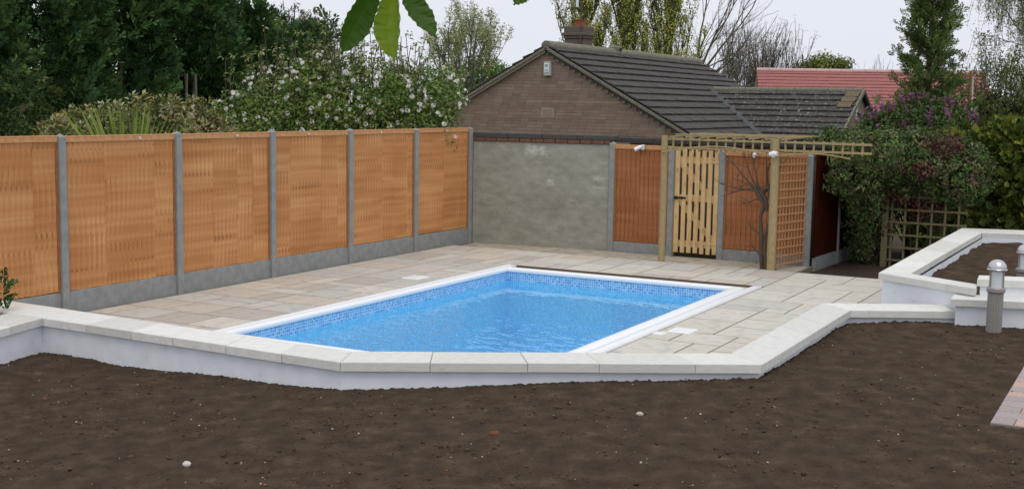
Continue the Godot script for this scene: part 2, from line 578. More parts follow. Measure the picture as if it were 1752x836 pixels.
func in_patio(x: float, z: float) -> bool:
	var p := PackedVector2Array()
	for q in BORDER:
		p.append(Vector2(q[0], q[1]))
	return Geometry2D.is_point_in_polygon(Vector2(x, z), p)


func ground_sheets() -> void:
	var b := MB.new()
	for r in [[-400, -400, -0.15, 400], [13.5, -400, 400, 400], [-0.15, -400, 13.5, -13.0], [-0.15, 12.0, 13.5, 400]]:
		b.quad(Vector3(r[0], -0.4, r[1]), Vector3(r[2], -0.4, r[1]), Vector3(r[2], -0.4, r[3]), Vector3(r[0], -0.4, r[3]), Vector3.UP)
	struct("ground", b, M.ground)
	b = MB.new()
	b.abox(Vector3(6.2, -0.5, -17.0), Vector3(13.5, -0.12, -8.76))
	b.abox(Vector3(-0.15, -0.5, -13.2), Vector3(6.2, -0.2, -9.8))
	struct("planting_bed_soil", b, M.bed)


func soil_height(x: float, z: float, f: FastNoiseLite, g: FastNoiseLite, h: FastNoiseLite) -> float:
	var y := lerpf(-0.06, 0.16, smoothstep(1.5, 9.0, x))
	if z > 1.0 and x < 6.0:
		y += 0.0
	y += 0.03 * f.get_noise_2d(x * 10.0, z * 10.0)
	var c := g.get_noise_2d(x * 100.0, z * 100.0)
	y += 0.010 * c * absf(c) * 2.0 + 0.004 * c
	var t := h.get_noise_2d(x * 100.0, z * 100.0)
	y += 0.011 * t * absf(t) + 0.006 * t
	return y


func topsoil() -> void:
	var f := noise(61, 0.06, 3)
	var g := noise(62, 0.11, 3)
	var h := noise(63, 0.22, 3)
	var x0 := 0.0
	var z0 := -5.2
	var st := 0.027
	var nx := int(12.6 / st)
	var nz := int(11.6 / st)
	var hs := PackedFloat32Array()
	hs.resize((nx + 1) * (nz + 1))
	var keep := PackedByteArray()
	keep.resize((nx + 1) * (nz + 1))
	var inner := PackedVector2Array()
	for q in [[0.9, 1.2], [1.12, 1.28], [5.0, 1.4], [8.06, -0.45], [8.06, -3.9], [9.1, -4.5], [9.6, -4.8], [13.6, -5.6], [13.6, -6], [-1, -6], [-1, 0.9]]:
		inner.append(Vector2(q[0], q[1]))
	for j in nz + 1:
		for i in nx + 1:
			var x := x0 + i * st
			var z := z0 + j * st
			var k := j * (nx + 1) + i
			var inside := Geometry2D.is_point_in_polygon(Vector2(x, z), inner)
			inside = inside or (x > 10.22 and z < 0.15)
			keep[k] = 0 if inside else 1
			if not inside:
				hs[k] = soil_height(x, z, f, g, h)
	var v := PackedVector3Array()
	var n := PackedVector3Array()
	var idx := PackedInt32Array()
	v.resize(hs.size())
	n.resize(hs.size())
	for j in nz + 1:
		for i in nx + 1:
			var k := j * (nx + 1) + i
			v[k] = Vector3(x0 + i * st, hs[k], z0 + j * st)
			var dx := hs[k + 1 if i < nx and keep[k + 1] else k] - hs[k - 1 if i > 0 and keep[k - 1] else k]
			var dz := hs[k + nx + 1 if j < nz and keep[k + nx + 1] else k] - hs[k - nx - 1 if j > 0 and keep[k - nx - 1] else k]
			n[k] = Vector3(-dx, 2.0 * st, -dz).normalized()
			if i < nx and j < nz and keep[k] and keep[k + 1] and keep[k + nx + 1] and keep[k + nx + 2]:
				idx.append_array([k, k + 1, k + nx + 2, k, k + nx + 2, k + nx + 1])
	var a := []
	a.resize(Mesh.ARRAY_MAX)
	a[Mesh.ARRAY_VERTEX] = v
	a[Mesh.ARRAY_NORMAL] = n
	a[Mesh.ARRAY_INDEX] = idx
	var m := ArrayMesh.new()
	m.add_surface_from_arrays(Mesh.PRIMITIVE_TRIANGLES, a)
	part("topsoil", m, M.soil).set_meta("kind", "structure")
	# loose crumbs and little stones lying on it
	var lump := pebble_mesh(1)
	var at := []
	var cols := PackedColorArray()
	for i in 26000:
		var x := rnd(0.8, 11.5)
		var z := rnd(-4.8, 6.0)
		if Geometry2D.is_point_in_polygon(Vector2(x, z), inner) or (x > 10.1 and z < 0.3):
			continue
		if g.get_noise_2d(x * 9.0, z * 9.0) + rnd(-0.35, 0.35) < -0.05:
			continue
		var s := 0.003 + 0.011 * pow(rng.randf(), 4.0)
		var kind := rng.randf()
		var col := lin(92, 76, 62).lerp(lin(70, 57, 46), rng.randf())
		if kind > 0.87:
			col = lin(150, 132, 110).lerp(lin(196, 186, 172), rng.randf())
			s *= 0.62
		elif kind > 0.85:
			col = lin(140, 92, 68)
			s *= 0.75
		else:
			s *= 1.2
		at.append(Transform3D(Basis.from_euler(Vector3(rnd(0, 6), rnd(0, 6), rnd(0, 6))).scaled(Vector3(s * rnd(0.7, 1.4), s * rnd(0.6, 1.1), s * rnd(0.7, 1.4))), Vector3(x, soil_height(x, z, f, g, h) + s * 0.2, z)))
		cols.append(col)
	many("soil_crumbs", lump, M.pebble, at, cols).set_meta("kind", "stuff")
	for q in [[7.03, 2.32, 0.034, lin(112, 70, 50), "reddish_stone", "reddish-brown rounded stone lying alone in the middle of the soil", "stone"],
		[7.75, 1.3, 0.024, lin(186, 178, 164), "white_stone", "whitish stone on the soil below the white wall's right half", "stone"],
		[5.55, 3.93, 0.027, lin(204, 194, 184), "pale_stone", "pale pinkish-white stone near the left front of the soil", "stone"],
		[7.4, -0.1, 0.026, lin(200, 192, 178), "small_stone", "", ""]]:
		if q[5] == "":
			continue
		var o := part(q[4], pebble_mesh(7 + int(q[0])), rough(Color(q[3]).linear_to_srgb(), 0.85))
		o.position = Vector3(q[0], soil_height(q[0], q[1], f, g, h) + q[2] * 0.35, q[1])
		o.scale = Vector3(1.3, 0.8, 1.0) * q[2]
		tag(o, q[5], q[6])
	var b := MB.new()
	b.quad(Vector3(-0.04, 0, -0.02), Vector3(0, 0.008, -0.025), Vector3(0.005, 0.01, 0.025), Vector3(-0.035, 0.004, 0.02), Vector3.UP)
	b.quad(Vector3(0, 0.008, -0.025), Vector3(0.04, 0.0, -0.015), Vector3(0.04, 0.012, 0.02), Vector3(0.005, 0.01, 0.025), Vector3.UP)
	var scrap := build("plastic_scrap", b, rough(Color8(86, 150, 178), 0.5))
	scrap.position = Vector3(2.93, soil_height(2.93, 3.45, f, g, h) + 0.02, 3.45)
	tag(scrap, "tiny pale blue scrap of plastic on the soil at the left", "scrap")


func pebble_mesh(seed_: int) -> ArrayMesh:
	var r := RandomNumberGenerator.new()
	r.seed = seed_
	var f := noise(seed_, 0.7, 2)
	var b := MB.new()
	var pt := func(i: int, j: int) -> Vector3:
		var la := PI * (float(j) / 5.0 - 0.5)
		var lo := TAU * (i % 8) / 8.0
		var d := Vector3(cos(la) * cos(lo), sin(la), cos(la) * sin(lo))
		return d * (1.0 + 0.35 * f.get_noise_3dv(d * 2.0))
	for j in 5:
		for i in 8:
			var p0: Vector3 = pt.call(i, j)
			var p1: Vector3 = pt.call(i + 1, j)
			var p2: Vector3 = pt.call(i + 1, j + 1)
			var p3: Vector3 = pt.call(i, j + 1)
			if j < 4:
				b.stri(p0, p2, p3, p0.normalized(), p2.normalized(), p3.normalized())
			if j > 0:
				b.stri(p0, p1, p2, p0.normalized(), p1.normalized(), p2.normalized())
	return b.mesh()


# slabs of random sizes on a grid of about 0.3 m, each its own piece of the paving
func pack(base: Node, r: Rect2, nx: int, nz: int, y: float, mats: Array, sizes: Array, limit := true) -> void:
	var cw := r.size.x / nx
	var ch := r.size.y / nz
	var busy := {}
	for j in nz:
		for i in nx:
			if limit:
				for k in [[0, 0], [1, 0], [0, 1], [1, 1]]:
					if not in_patio(r.position.x + (i + k[0]) * cw * 0.998 + 0.001, r.position.y + (j + k[1]) * ch * 0.998 + 0.001):
						busy[Vector2i(i, j)] = true
	for j in nz:
		for i in nx:
			if busy.has(Vector2i(i, j)):
				continue
			var pick := Vector2i(1, 1)
			for tries in 7:
				var s: Vector2i = sizes[rng.randi() % sizes.size()]
				var ok := i + s.x <= nx and j + s.y <= nz
				for a in s.x:
					for b in s.y:
						if ok and busy.has(Vector2i(i + a, j + b)):
							ok = false
				if ok and s.x * s.y > pick.x * pick.y:
					pick = s
					if tries < 2:
						break
			for a in pick.x:
				for b in pick.y:
					busy[Vector2i(i + a, j + b)] = true
			var lo := Vector2(r.position.x + i * cw, r.position.y + j * ch)
			var hi := lo + Vector2(pick.x * cw, pick.y * ch)
			var g := 0.011
			var poly := PackedVector2Array()
			for q in [[lo.x + g, lo.y + g], [hi.x - g, lo.y + g], [hi.x - g, hi.y - g], [lo.x + g, hi.y - g]]:
				poly.append(Vector2(q[0] + rnd(-0.0025, 0.0025), q[1] + rnd(-0.0025, 0.0025)))
			var m := MB.new()
			var t := PackedFloat32Array()
			for k in 4:
				t.append(y + rnd(-0.0006, 0.0008))
			m.prism(poly, y - 0.03, y, 0.0015, t)
			build("slab", m, mats[rng.randi() % mats.size()], base)


func paving() -> void:
	var b := MB.new()
	# bedding mortar under and between the slabs, left open for the pool
	for r in [[0.02, -8.73, 2.19, 1.25], [6.27, -8.73, 7.86, -0.45], [7.86, -8.73, 8.3, -4.3], [2.19, -8.73, 6.27, -6.96], [2.19, 0.27, 4.9, 1.2], [4.9, 0.27, 6.0, 0.5]]:
		b.abox(Vector3(r[0], -0.12, r[1]), Vector3(r[2], -0.0022, r[3]))
	var base := struct("paving", b, M.mortar)
	var big := [Vector2i(3, 2), Vector2i(2, 3), Vector2i(3, 2), Vector2i(2, 2), Vector2i(2, 2), Vector2i(2, 1), Vector2i(1, 2)]
	var warm: Array = [M.slab[0], M.slab[2], M.slab[3], M.slab[6], M.slab[1], M.slab[5]]
	var cool: Array = [M.slab[0], M.slab[4], M.slab[1], M.slab[4], M.slab[0], M.slab[5]]
	pack(base, Rect2(0.06, -8.72, 2.13, 9.92), 7, 33, 0.0, warm, big)
	pack(base, Rect2(6.27, -8.72, 2.08, 9.92), 7, 33, 0.0, cool, big)
	pack(base, Rect2(2.19, -8.72, 4.08, 1.76), 14, 6, 0.0, M.slab, big)
	pack(base, Rect2(2.19, 0.27, 4.08, 1.0), 14, 3, 0.0, M.slab, big)
	# lower strip before the gate
	b = MB.new()
	b.abox(Vector3(0.05, -0.2, -9.9), Vector3(6.2, -0.04, -8.74))
	base = struct("back_path", b, M.mortar)
	pack(base, Rect2(0.1, -9.7, 6.1, 0.95), 7, 1, -0.022, [M.back_slab], [Vector2i(1, 1), Vector2i(2, 1)], false)


func brick_path() -> void:
	var b := MB.new()
	b.abox(Vector3(10.17, -0.1, -3.6), Vector3(11.6, 0.168, 0.2))
	var base := struct("brick_path", b, M.mortar)
	var z := 0.2
	var row := 0
	while z > -3.5:
		var d := 0.22 if row == 0 else 0.2
		var x := 10.17
		var k := 0
		while x < 11.5:
			var wdt := (0.17 if row % 2 == 0 else 0.34) if k == 0 else 0.34
			var lo := Vector3(x + 0.003, 0.12, z - d + 0.004)
			var hi := Vector3(x + wdt - 0.003, 0.18 + rnd(-0.002, 0.002), z - 0.004)
			var m := MB.new()
			m.abox(lo, hi, 0.006)
			build("paving_block", m, M.block[rng.randi() % 4], base)
			x += wdt
			k += 1
		z -= d
		row += 1


# ---------------------------------------------------------------- pool
func pool() -> void:
	var t := thing("swimming_pool", "rectangular blue-lined swimming pool with white coping and mosaic tile band, sunk in the paving", "swimming pool")
	var x0 := 2.468
	var x1 := 6.007
	var z0 := -6.29
	var z1 := 0.02
	var wy := -0.135
	var deep := -1.25
	# walls of the basin, mosaic band on top, plain mottled liner below
	var sides := [[Vector3(x0, 0, z1), Vector3(x0, 0, z0), Vector3.RIGHT], [Vector3(x0, 0, z0), Vector3(x1, 0, z0), Vector3.BACK], [Vector3(x1, 0, z0), Vector3(x1, 0, z1), Vector3.LEFT], [Vector3(x1, 0, z1), Vector3(x0, 0, z1), Vector3.FORWARD]]
	for s in sides:
		var a: Vector3 = s[0]
		var b: Vector3 = s[1]
		var l := a.distance_to(b)
		var m := MB.new()
		m.quad(a + Vector3.UP * 0.03, b + Vector3.UP * 0.03, b + Vector3.UP * -0.15, a + Vector3.UP * -0.15, s[2], Rect2(0, 0, l / 1.15, 1.0))
		build("tile_band", m, M.tile_band, t)
		m = MB.new()
		m.quad(a + Vector3.UP * -0.15, b + Vector3.UP * -0.15, b + Vector3.UP * deep, a + Vector3.UP * deep, s[2], Rect2(0, 0, l / 1.2, 1.1))
		build("liner_wall", m, M.liner, t)
	var m := MB.new()
	m.quad(Vector3(x0, deep, z0), Vector3(x1, deep, z0), Vector3(x1, deep, z1), Vector3(x0, deep, z1), Vector3.UP, Rect2(0, 0, 3, 5))
	var floor_ := build("pool_floor", m, M.liner, t)
	m = MB.new()
	m.lathe(PackedVector2Array([Vector2(0.12, 0.0), Vector2(0.11, 0.025), Vector2(0.0, 0.03)]), 20, Vector3(4.3, deep + 0.002, -3.1))
	build("floor_drain", m, M.black, floor_)
	# coping: a rounded white lip, mitred at the corners
	var prof := [Vector2(-0.012, -0.012), Vector2(-0.02, 0.012), Vector2(-0.012, 0.036), Vector2(0.012, 0.05), Vector2(0.05, 0.055), Vector2(0.085, 0.05), Vector2(0.12, 0.034), Vector2(0.125, 0.024), Vector2(0.13, 0.0), Vector2(0.13, -0.05)]
	var cor := [Vector3(x0, 0, z1), Vector3(x0, 0, z0), Vector3(x1, 0, z0), Vector3(x1, 0, z1)]
	var dia := [Vector3(-1, 0, 1), Vector3(-1, 0, -1), Vector3(1, 0, -1), Vector3(1, 0, 1)]
	for i in 4:
		var j := (i + 1) % 4
		var out: Vector3 = (dia[i] + dia[j]) * 0.5
		m = MB.new()
		for k in prof.size() - 1:
			var p: Vector2 = prof[k]
			var q: Vector2 = prof[k + 1]
			var pn := func(kk: int) -> Vector3:
				var e: Vector2 = prof[mini(kk + 1, prof.size() - 1)] - prof[maxi(kk - 1, 0)]
				return (out * -e.y + Vector3.UP * e.x).normalized()
			var cut: Vector3 = (cor[j] - cor[i]).normalized() * 0.0015
			m.squad(cor[i] + dia[i] * p.x + Vector3.UP * p.y + cut, cor[j] + dia[j] * p.x + Vector3.UP * p.y - cut, cor[j] + dia[j] * q.x + Vector3.UP * q.y - cut, cor[i] + dia[i] * q.x + Vector3.UP * q.y + cut, pn.call(k), pn.call(k), pn.call(k + 1), pn.call(k + 1))
		build("coping", m, M.plastic, t)
	# flat white cover track outside the lip on each long side
	for s in [[x0 - 0.262, x0 - 0.134], [x1 + 0.134, x1 + 0.262]]:
		m = MB.new()
		m.abox(Vector3(s[0], -0.05, -6.84), Vector3(s[1], 0.016, 0.2), 0.004)
		m.abox(Vector3(s[0] + 0.004 if s[0] < 4 else s[1] - 0.016, 0.0, -6.84), Vector3(s[0] + 0.016 if s[0] < 4 else s[1] - 0.004, 0.026, 0.2), 0.003)
		build("cover_track", m, M.plastic, t)
	m = MB.new()
	m.abox(Vector3(x0 - 0.13, -0.05, z1 + 0.134), Vector3(x1 + 0.13, 0.012, z1 + 0.22), 0.004)
	build("end_strip", m, M.plastic, t)
	# housing slot for the cover, behind the far lip
	m = MB.new()
	m.abox(Vector3(1.6, -0.12, -7.03), Vector3(6.27, -0.035, -6.72))
	m.abox(Vector3(1.6, -0.075, -6.975), Vector3(6.27, -0.004, -6.955))
	build("cover_slot", m, M.slot, t)
	m = MB.new()
	m.abox(Vector3(x0 - 0.13, -0.09, -6.72), Vector3(x1 + 0.13, 0.0, -6.425), 0.004)
	build("slot_edging", m, M.slab[0], t)
	# water with small wind ripples
	var f := noise(71, 1.0, 2)
	var nx := 130
	var nz := 230
	var v := PackedVector3Array()
	var n := PackedVector3Array()
	var idx := PackedInt32Array()
	var height := func(x: float, z: float) -> float:
		var near := smoothstep(-5.6, -1.2, z)
		var amp := 0.0009 + 0.0058 * near
		var r := Vector2(x - 5.4, z + 4.6).length()
		return amp * (f.get_noise_2d(x * 2.2 + z * 1.3, z * 4.6 - x * 2.1) + 0.55 * sin(r * 17.0 + 2.5 * f.get_noise_2d(x * 1.1, z * 1.1)) * (0.5 + f.get_noise_2d(x * 0.8 + 9.0, z * 0.8)) + 0.3 * f.get_noise_2d(x * 6.0 + 40.0, z * 13.0 - x * 6.0))
	for j in nz + 1:
		for i in nx + 1:
			var x := lerpf(x0, x1, float(i) / nx)
			var z := lerpf(z0, z1, float(j) / nz)
			var h: float = height.call(x, z)
			v.append(Vector3(x, wy + h, z))
			n.append(Vector3((h - height.call(x + 0.01, z)) / 0.01, 1.0, (h - height.call(x, z + 0.01)) / 0.01).normalized())
			if i < nx and j < nz:
				var k := j * (nx + 1) + i
				idx.append_array([k, k + 1, k + nx + 2, k, k + nx + 2, k + nx + 1])
	var a := []
	a.resize(Mesh.ARRAY_MAX)
	a[Mesh.ARRAY_VERTEX] = v
	a[Mesh.ARRAY_NORMAL] = n
	a[Mesh.ARRAY_INDEX] = idx
	var wm := ArrayMesh.new()
	wm.add_surface_from_arrays(Mesh.PRIMITIVE_TRIANGLES, a)
	part("water", wm, M.water).set_meta("kind", "structure")
	# plastic lids let into the paving
	for s in [[1.6, -5.03, 0.27, 0.34, "white square skimmer lid in the paving left of the pool"], [6.37, -3.16, 0.27, 0.3, "larger white square lid in the paving right of the pool"], [6.285, -2.78, 0.12, 0.14, "small white lid touching the pool edge beside the larger lid"]]:
		var lid := thing("skimmer_lid", s[4], "lid", Vector3(s[0], 0.0, s[1]))
		m = MB.new()
		m.abox(Vector3(0, -0.01, 0), Vector3(s[2], 0.012, s[3]), 0.004)
		build("frame", m, M.plastic, lid)
		m = MB.new()
		m.abox(Vector3(0.02, 0.006, 0.02), Vector3(s[2] - 0.02, 0.016, s[3] - 0.02), 0.003)
		build("cover", m, M.plastic, lid)


# ---------------------------------------------------------------- low walls with pale coping stones
func v2(a: Array) -> Vector2:
	return Vector2(a[0], a[1])


# stones between an inner and an outer line, split at the given fractions
func cap_run(parent: Node, inn: Array, out: Array, at: Array, y: float, th: float, tilt := Vector2()) -> void:
	for k in at.size() - 1:
		var poly := PackedVector2Array()
		var e := 0.0007
		for q in [[inn, at[k] + e], [inn, at[k + 1] - e], [out, at[k + 1] - e], [out, at[k] + e]]:
			poly.append(v2(q[0][0]).lerp(v2(q[0][1]), q[1]))
		var m := MB.new()
		var tops := PackedFloat32Array()
		var dy := rnd(-0.0015, 0.0015)
		for p in poly:
			tops.append(y + dy + (tilt.x - p.y) * tilt.y)
		m.prism(poly, y - th, y, 0.006, tops)
		build("coping_stone", m, M.cap[rng.randi() % 4], parent)


func wall_run(m: MB, inn: Array, out: Array, y0: float, y1: Array, ends := [true, true]) -> void:
	for k in inn.size() - 1:
		for side in [[inn, out], [out, inn]]:
			var a := v2(side[0][k])
			var b := v2(side[0][k + 1])
			var o := a + b - v2(side[1][k]) - v2(side[1][k + 1])
			m.quad(Vector3(a.x, y0, a.y), Vector3(b.x, y0, b.y), Vector3(b.x, y1[k + 1], b.y), Vector3(a.x, y1[k], a.y), Vector3(o.x, 0, o.y))
	for e in 2:
		if ends[e]:
			var k: int = 0 if e == 0 else inn.size() - 1
			var a := v2(inn[k])
			var b := v2(out[k])
			var o := v2(inn[k]) - v2(inn[1 if e == 0 else k - 1])
			m.quad(Vector3(a.x, y0, a.y), Vector3(b.x, y0, b.y), Vector3(b.x, y1[k], b.y), Vector3(a.x, y1[k], a.y), Vector3(o.x, 0, o.y))


func eighths(n: int, jitter := 0.02) -> Array:
	var r := []
	for i in n + 1:
		r.append(float(i) / n + (rnd(-jitter, jitter) if i > 0 and i < n else 0.0))
	return r


func low_walls() -> void:
	var w := thing("retaining_wall", "low white rendered wall with grey-white coping stones bending round the near side of the pool", "wall")
	var i0 := [0.06, 0.90]
	var i1 := [4.9, 1.12]
	var i2 := [7.83, -0.66]
	var i3 := [7.81, -4.05]
	var i4 := [9.02, -4.76]
	var o0 := [0.06, 1.405]
	var o1 := [5.08, 1.55]
	var o2 := [8.22, -0.35]
	var o3 := [8.21, -3.73]
	var o4 := [9.24, -4.33]
	cap_run(w, [i0, i1], [o0, o1], eighths(8), 0.3, 0.075)
	cap_run(w, [i1, i2], [o1, o2], [0.0, 0.21, 0.44, 0.61, 0.84, 1.0], 0.3, 0.075)
	cap_run(w, [i2, i3], [o2, o3], eighths(6), 0.3, 0.075)
	cap_run(w, [i3, i4], [o3, o4], [0.0, 0.17, 0.78, 1.0], 0.3, 0.075)
	cap_run(w, [[0.80, 1.432], [1.2, 2.95]], [[1.3, 1.444], [1.7, 2.9]], eighths(3), 0.3, 0.075)
	var m := MB.new()
	wall_run(m, [[0.08, 0.95], [4.88, 1.17], [7.78, -0.62], [7.77, -4.0], [9.02, -4.72]], [[0.08, 1.37], [5.06, 1.51], [8.17, -0.38], [8.165, -3.77], [9.24, -4.38]], -0.4, [0.226, 0.226, 0.226, 0.226, 0.226])
	wall_run(m, [[0.85, 1.40], [1.25, 2.95]], [[1.25, 1.40], [1.65, 2.9]], -0.4, [0.226, 0.226])
	build("rendered_wall", m, M.white, w)

	# raised planter on the right
	var p := thing("raised_planter", "tall white rendered planter with wide coping and soil inside at the right", "planter")
	var tl := Vector2(-4.43, 0.0125)
	cap_run(p, [[8.57, -5.23], [9.40, -4.77]], [[8.22, -5.1], [9.42, -4.43]], [0.0, 0.36, 0.72, 1.0], 0.56, 0.075, tl)
	cap_run(p, [[8.57, -5.235], [8.70, -10.40]], [[8.22, -5.105], [8.33, -10.93]], eighths(9, 0.01), 0.56, 0.075, tl)
	cap_run(p, [[8.705, -10.40], [10.9, -11.0]], [[8.335, -10.93], [10.9, -11.55]], eighths(4), 0.56, 0.075, tl)
	m = MB.new()
	wall_run(m, [[9.38, -4.80], [8.61, -5.24], [8.73, -10.36], [10.9, -10.95]], [[9.40, -4.49], [8.265, -5.12], [8.37, -10.88], [10.9, -11.5]], -0.4, [0.485, 0.49, 0.558, 0.565])
	build("rendered_wall", m, M.white, p)
	m = MB.new()
	var nf := noise(64, 2.0, 4)
	var pts := []
	for j in 41:
		var row := []
		for i in 25:
			var z := lerpf(-5.2 + 0.5 * smoothstep(0.0, 10.0, i), -11.0, j / 40.0)
			var x := lerpf(lerpf(8.5, 8.6, j / 40.0), 10.9, i / 24.0)
			row.append(Vector3(x, 0.40 + (-4.43 - z) * 0.0125 + 0.05 * nf.get_noise_2d(x * 0.7, z * 0.7) + 0.025 * nf.get_noise_2d(x * 4, z * 4), z))
		pts.append(row)
	for j in 40:
		for i in 24:
			m.quad(pts[j][i], pts[j][i + 1], pts[j + 1][i + 1], pts[j + 1][i], Vector3.UP)
	build("soil_fill", m, M.soil, p)

	# two stepped walls beside it
	var s := thing("stepped_wall", "lower of two stepped white walls at right, behind the bollard lamp", "wall")
	cap_run(s, [[9.17, -4.62], [10.9, -5.17]], [[9.20, -4.17], [10.9, -4.72]], [0.0, 0.45, 1.0], 0.46, 0.075)
	m = MB.new()
	wall_run(m, [[9.23, -4.62], [10.9, -5.14]], [[9.25, -4.23], [10.9, -4.77]], -0.3, [0.387, 0.387])
	build("rendered_wall", m, M.white, s)
	s = thing("stepped_wall", "upper of two stepped white walls at right, edging the planter soil", "wall")
	cap_run(s, [[9.38, -4.97], [10.9, -5.45]], [[9.41, -4.61], [10.9, -5.09]], [0.0, 0.6, 1.0], 0.645, 0.075)
	m = MB.new()
	wall_run(m, [[9.43, -4.95], [10.9, -5.42]], [[9.44, -4.65], [10.9, -5.12]], -0.3, [0.572, 0.572])
	build("rendered_wall", m, M.white, s)


func bollard(at: Vector3, label: String) -> void:
	var b := thing("bollard_lamp", label, "lamp", at, "bollard lamps in the soil")
	var m := MB.new()
	m.lathe(PackedVector2Array([Vector2(0.082, -0.1), Vector2(0.082, 0.46)]), 40, Vector3(), 0.09)
	build("post", m, M.steel_dull, b)
	m = MB.new()
	m.lathe(PackedVector2Array([Vector2(0.0, 0.44), Vector2(0.09, 0.44), Vector2(0.098, 0.452), Vector2(0.098, 0.485), Vector2(0.09, 0.497), Vector2(0.0, 0.497)]), 32)
	build("collar", m, M.steel_dull, b)
	m = MB.new()
	m.lathe(PackedVector2Array([Vector2(0.068, 0.49), Vector2(0.068, 0.69)]), 32)
	build("diffuser", m, M.opal, b)
	for k in 3:
		var a := TAU * k / 3.0 + 0.35
		m = MB.new()
		m.tube(PackedVector3Array([Vector3(cos(a), 0, sin(a)) * 0.079 + Vector3.UP * 0.49, Vector3(cos(a), 0, sin(a)) * 0.079 + Vector3.UP * 0.69]), PackedFloat32Array([0.008, 0.008]), 8)
		build("rod", m, M.steel_dull, b)
	m = MB.new()
	var pr := PackedVector2Array([Vector2(0.0, 0.685), Vector2(0.102, 0.685), Vector2(0.106, 0.692), Vector2(0.1, 0.70)])
	for k in range(1, 9):
		var a := PI * 0.5 * k / 8.0
		pr.append(Vector2(0.1 * cos(a), 0.70 + 0.098 * sin(a)))
	m.lathe(pr, 32)
	build("dome_cap", m, M.steel, b)


# ---------------------------------------------------------------- fences
func post(parent: Node, x: float, z: float, y0: float, y1: float, w := 0.1, slots := Vector3.ZERO) -> void:
	var m := MB.new()
	var h := w * 0.5
	m.abox(Vector3(x - h, y0, z - h), Vector3(x + h, y1 - 0.03, z + h), 0.008)
	var t := [Vector3(x - h + 0.008, y1 - 0.032, z - h + 0.008), Vector3(x + h - 0.008, y1 - 0.032, z - h + 0.008), Vector3(x + h - 0.008, y1 - 0.032, z + h - 0.008), Vector3(x - h + 0.008, y1 - 0.032, z + h - 0.008)]
	for k in 4:
		m.tri(t[k], t[(k + 1) % 4], Vector3(x, y1, z), (t[k] + t[(k + 1) % 4]) * 0.5 - Vector3(x, y1 - 0.2, z))
	build("concrete_post", m, M.concrete, parent)


# feather-edged boards, each a wedge lapping the next, between a top rail and side battens
func panel(parent: Node, a: Vector3, b: Vector3, h: float, out: Vector3, boards: int, wood: Material, rail: Material, batten: Material) -> void:
	var d := (b - a)
	var l := d.length()
	d /= l
	var m := MB.new()
	var up := Vector3.UP
	for e in [a + d * 0.02, b - d * 0.02]:
		m.bar(e + out * 0.006, e + out * 0.006 + up * (h - 0.03), 0.045, 0.045, out, 0.003)
	m.bar(a + up * 0.02 - out * 0.02, b + up * 0.02 - out * 0.02, 0.03, 0.04, up, 0.002)
	var frame := build("fence_panel", m, batten, parent)
	m = MB.new()
	m.bar(a + up * (h - 0.035) + out * 0.016, b + up * (h - 0.035) + out * 0.016, 0.03, 0.06, up, 0.003)
	m.bar(a + up * h + out * 0.0, b + up * h + out * 0.0, 0.065, 0.016, up, 0.003)
	build("top_rail", m, rail, frame)
	var pitch := (l - 0.08) / boards
	var u0 := rng.randf()
	var v0 := rng.randf()
	var left := 0
	for k in boards:
		if left == 0:
			left = 3 + rng.randi() % 8
			u0 = rng.randf()
			v0 += rnd(-0.02, 0.02)
		left -= 1
		var s := 0.04 + k * pitch
		var o0 := 0.004 + rnd(-0.001, 0.001)
		var o1 := 0.017 + rnd(-0.002, 0.002)
		var p0 := a + d * s
		var p1 := a + d * (s + pitch + 0.006)
		var y0 := 0.005 + rnd(0, 0.006)
		var y1 := h - 0.06
		m = MB.new()
		u0 += 0.009 + rnd(-0.002, 0.002)
		var r := Rect2(u0, v0, 0.085, h * 0.5)
		m.quad(p0 + out * o0 + up * y0, p1 + out * o1 + up * y0, p1 + out * o1 + up * y1, p0 + out * o0 + up * y1, out, r)
		m.quad(p1 + out * o1 + up * y0, p1 - out * 0.004 + up * y0, p1 - out * 0.004 + up * y1, p1 + out * o1 + up * y1, d, Rect2(u0, v0, 0.01, h * 0.5))
		m.quad(p0 - out * 0.004 + up * y0, p1 - out * 0.004 + up * y0, p1 - out * 0.004 + up * y1, p0 - out * 0.004 + up * y1, -out, r)
		m.quad(p0 - out * 0.004 + up * y0, p1 - out * 0.004 + up * y0, p1 + out * o1 + up * y0, p0 + out * o0 + up * y0, -up, Rect2(u0, v0, 0.08, 0.01))
		build("board", m, wood, frame)


func gravel_board(parent: Node, a: Vector3, b: Vector3, y0: float, y1: float) -> void:
	var m := MB.new()
	m.bar(a + Vector3.UP * (y0 + y1) * 0.5, b + Vector3.UP * (y0 + y1) * 0.5, 0.045, y1 - y0, Vector3.UP, 0.006)
	build("gravel_board", m, M.concrete, parent)


func left_fence() -> void:
	var f := thing("timber_fence", "long orange-brown timber panel fence with concrete posts along the left of the pool", "fence")
	var zs := [3.76, 1.88, 0.0, -1.88, -3.76, -5.64, -7.52, -9.34]
	for k in zs.size():
		post(f, 0.0, zs[k], -0.4, 2.1 + rnd(-0.008, 0.008))
		if k < zs.size() - 1:
			var a := Vector3(-0.015, 0, zs[k] - 0.04)
			var b := Vector3(-0.015, 0, zs[k + 1] + 0.04)
			gravel_board(f, a, b, -0.1, 0.262)
			var dy := rnd(-0.006, 0.006)
			panel(f, a + Vector3.UP * (0.264 + dy), b + Vector3.UP * (0.264 + dy), 1.805, Vector3.RIGHT, 21 if k < 6 else 20, M.fence, M.rail, M.batten)
			# round nail plug on the rail
			var m := MB.new()
			var p := (a + b) * 0.5 + Vector3(0.045, 2.03, rnd(-0.3, 0.3))
			m.box(Transform3D(Basis(), p), Vector3(0.012, 0.03, 0.04), 0.004)
			build("label_tag", m, M.plastic_dull, f)


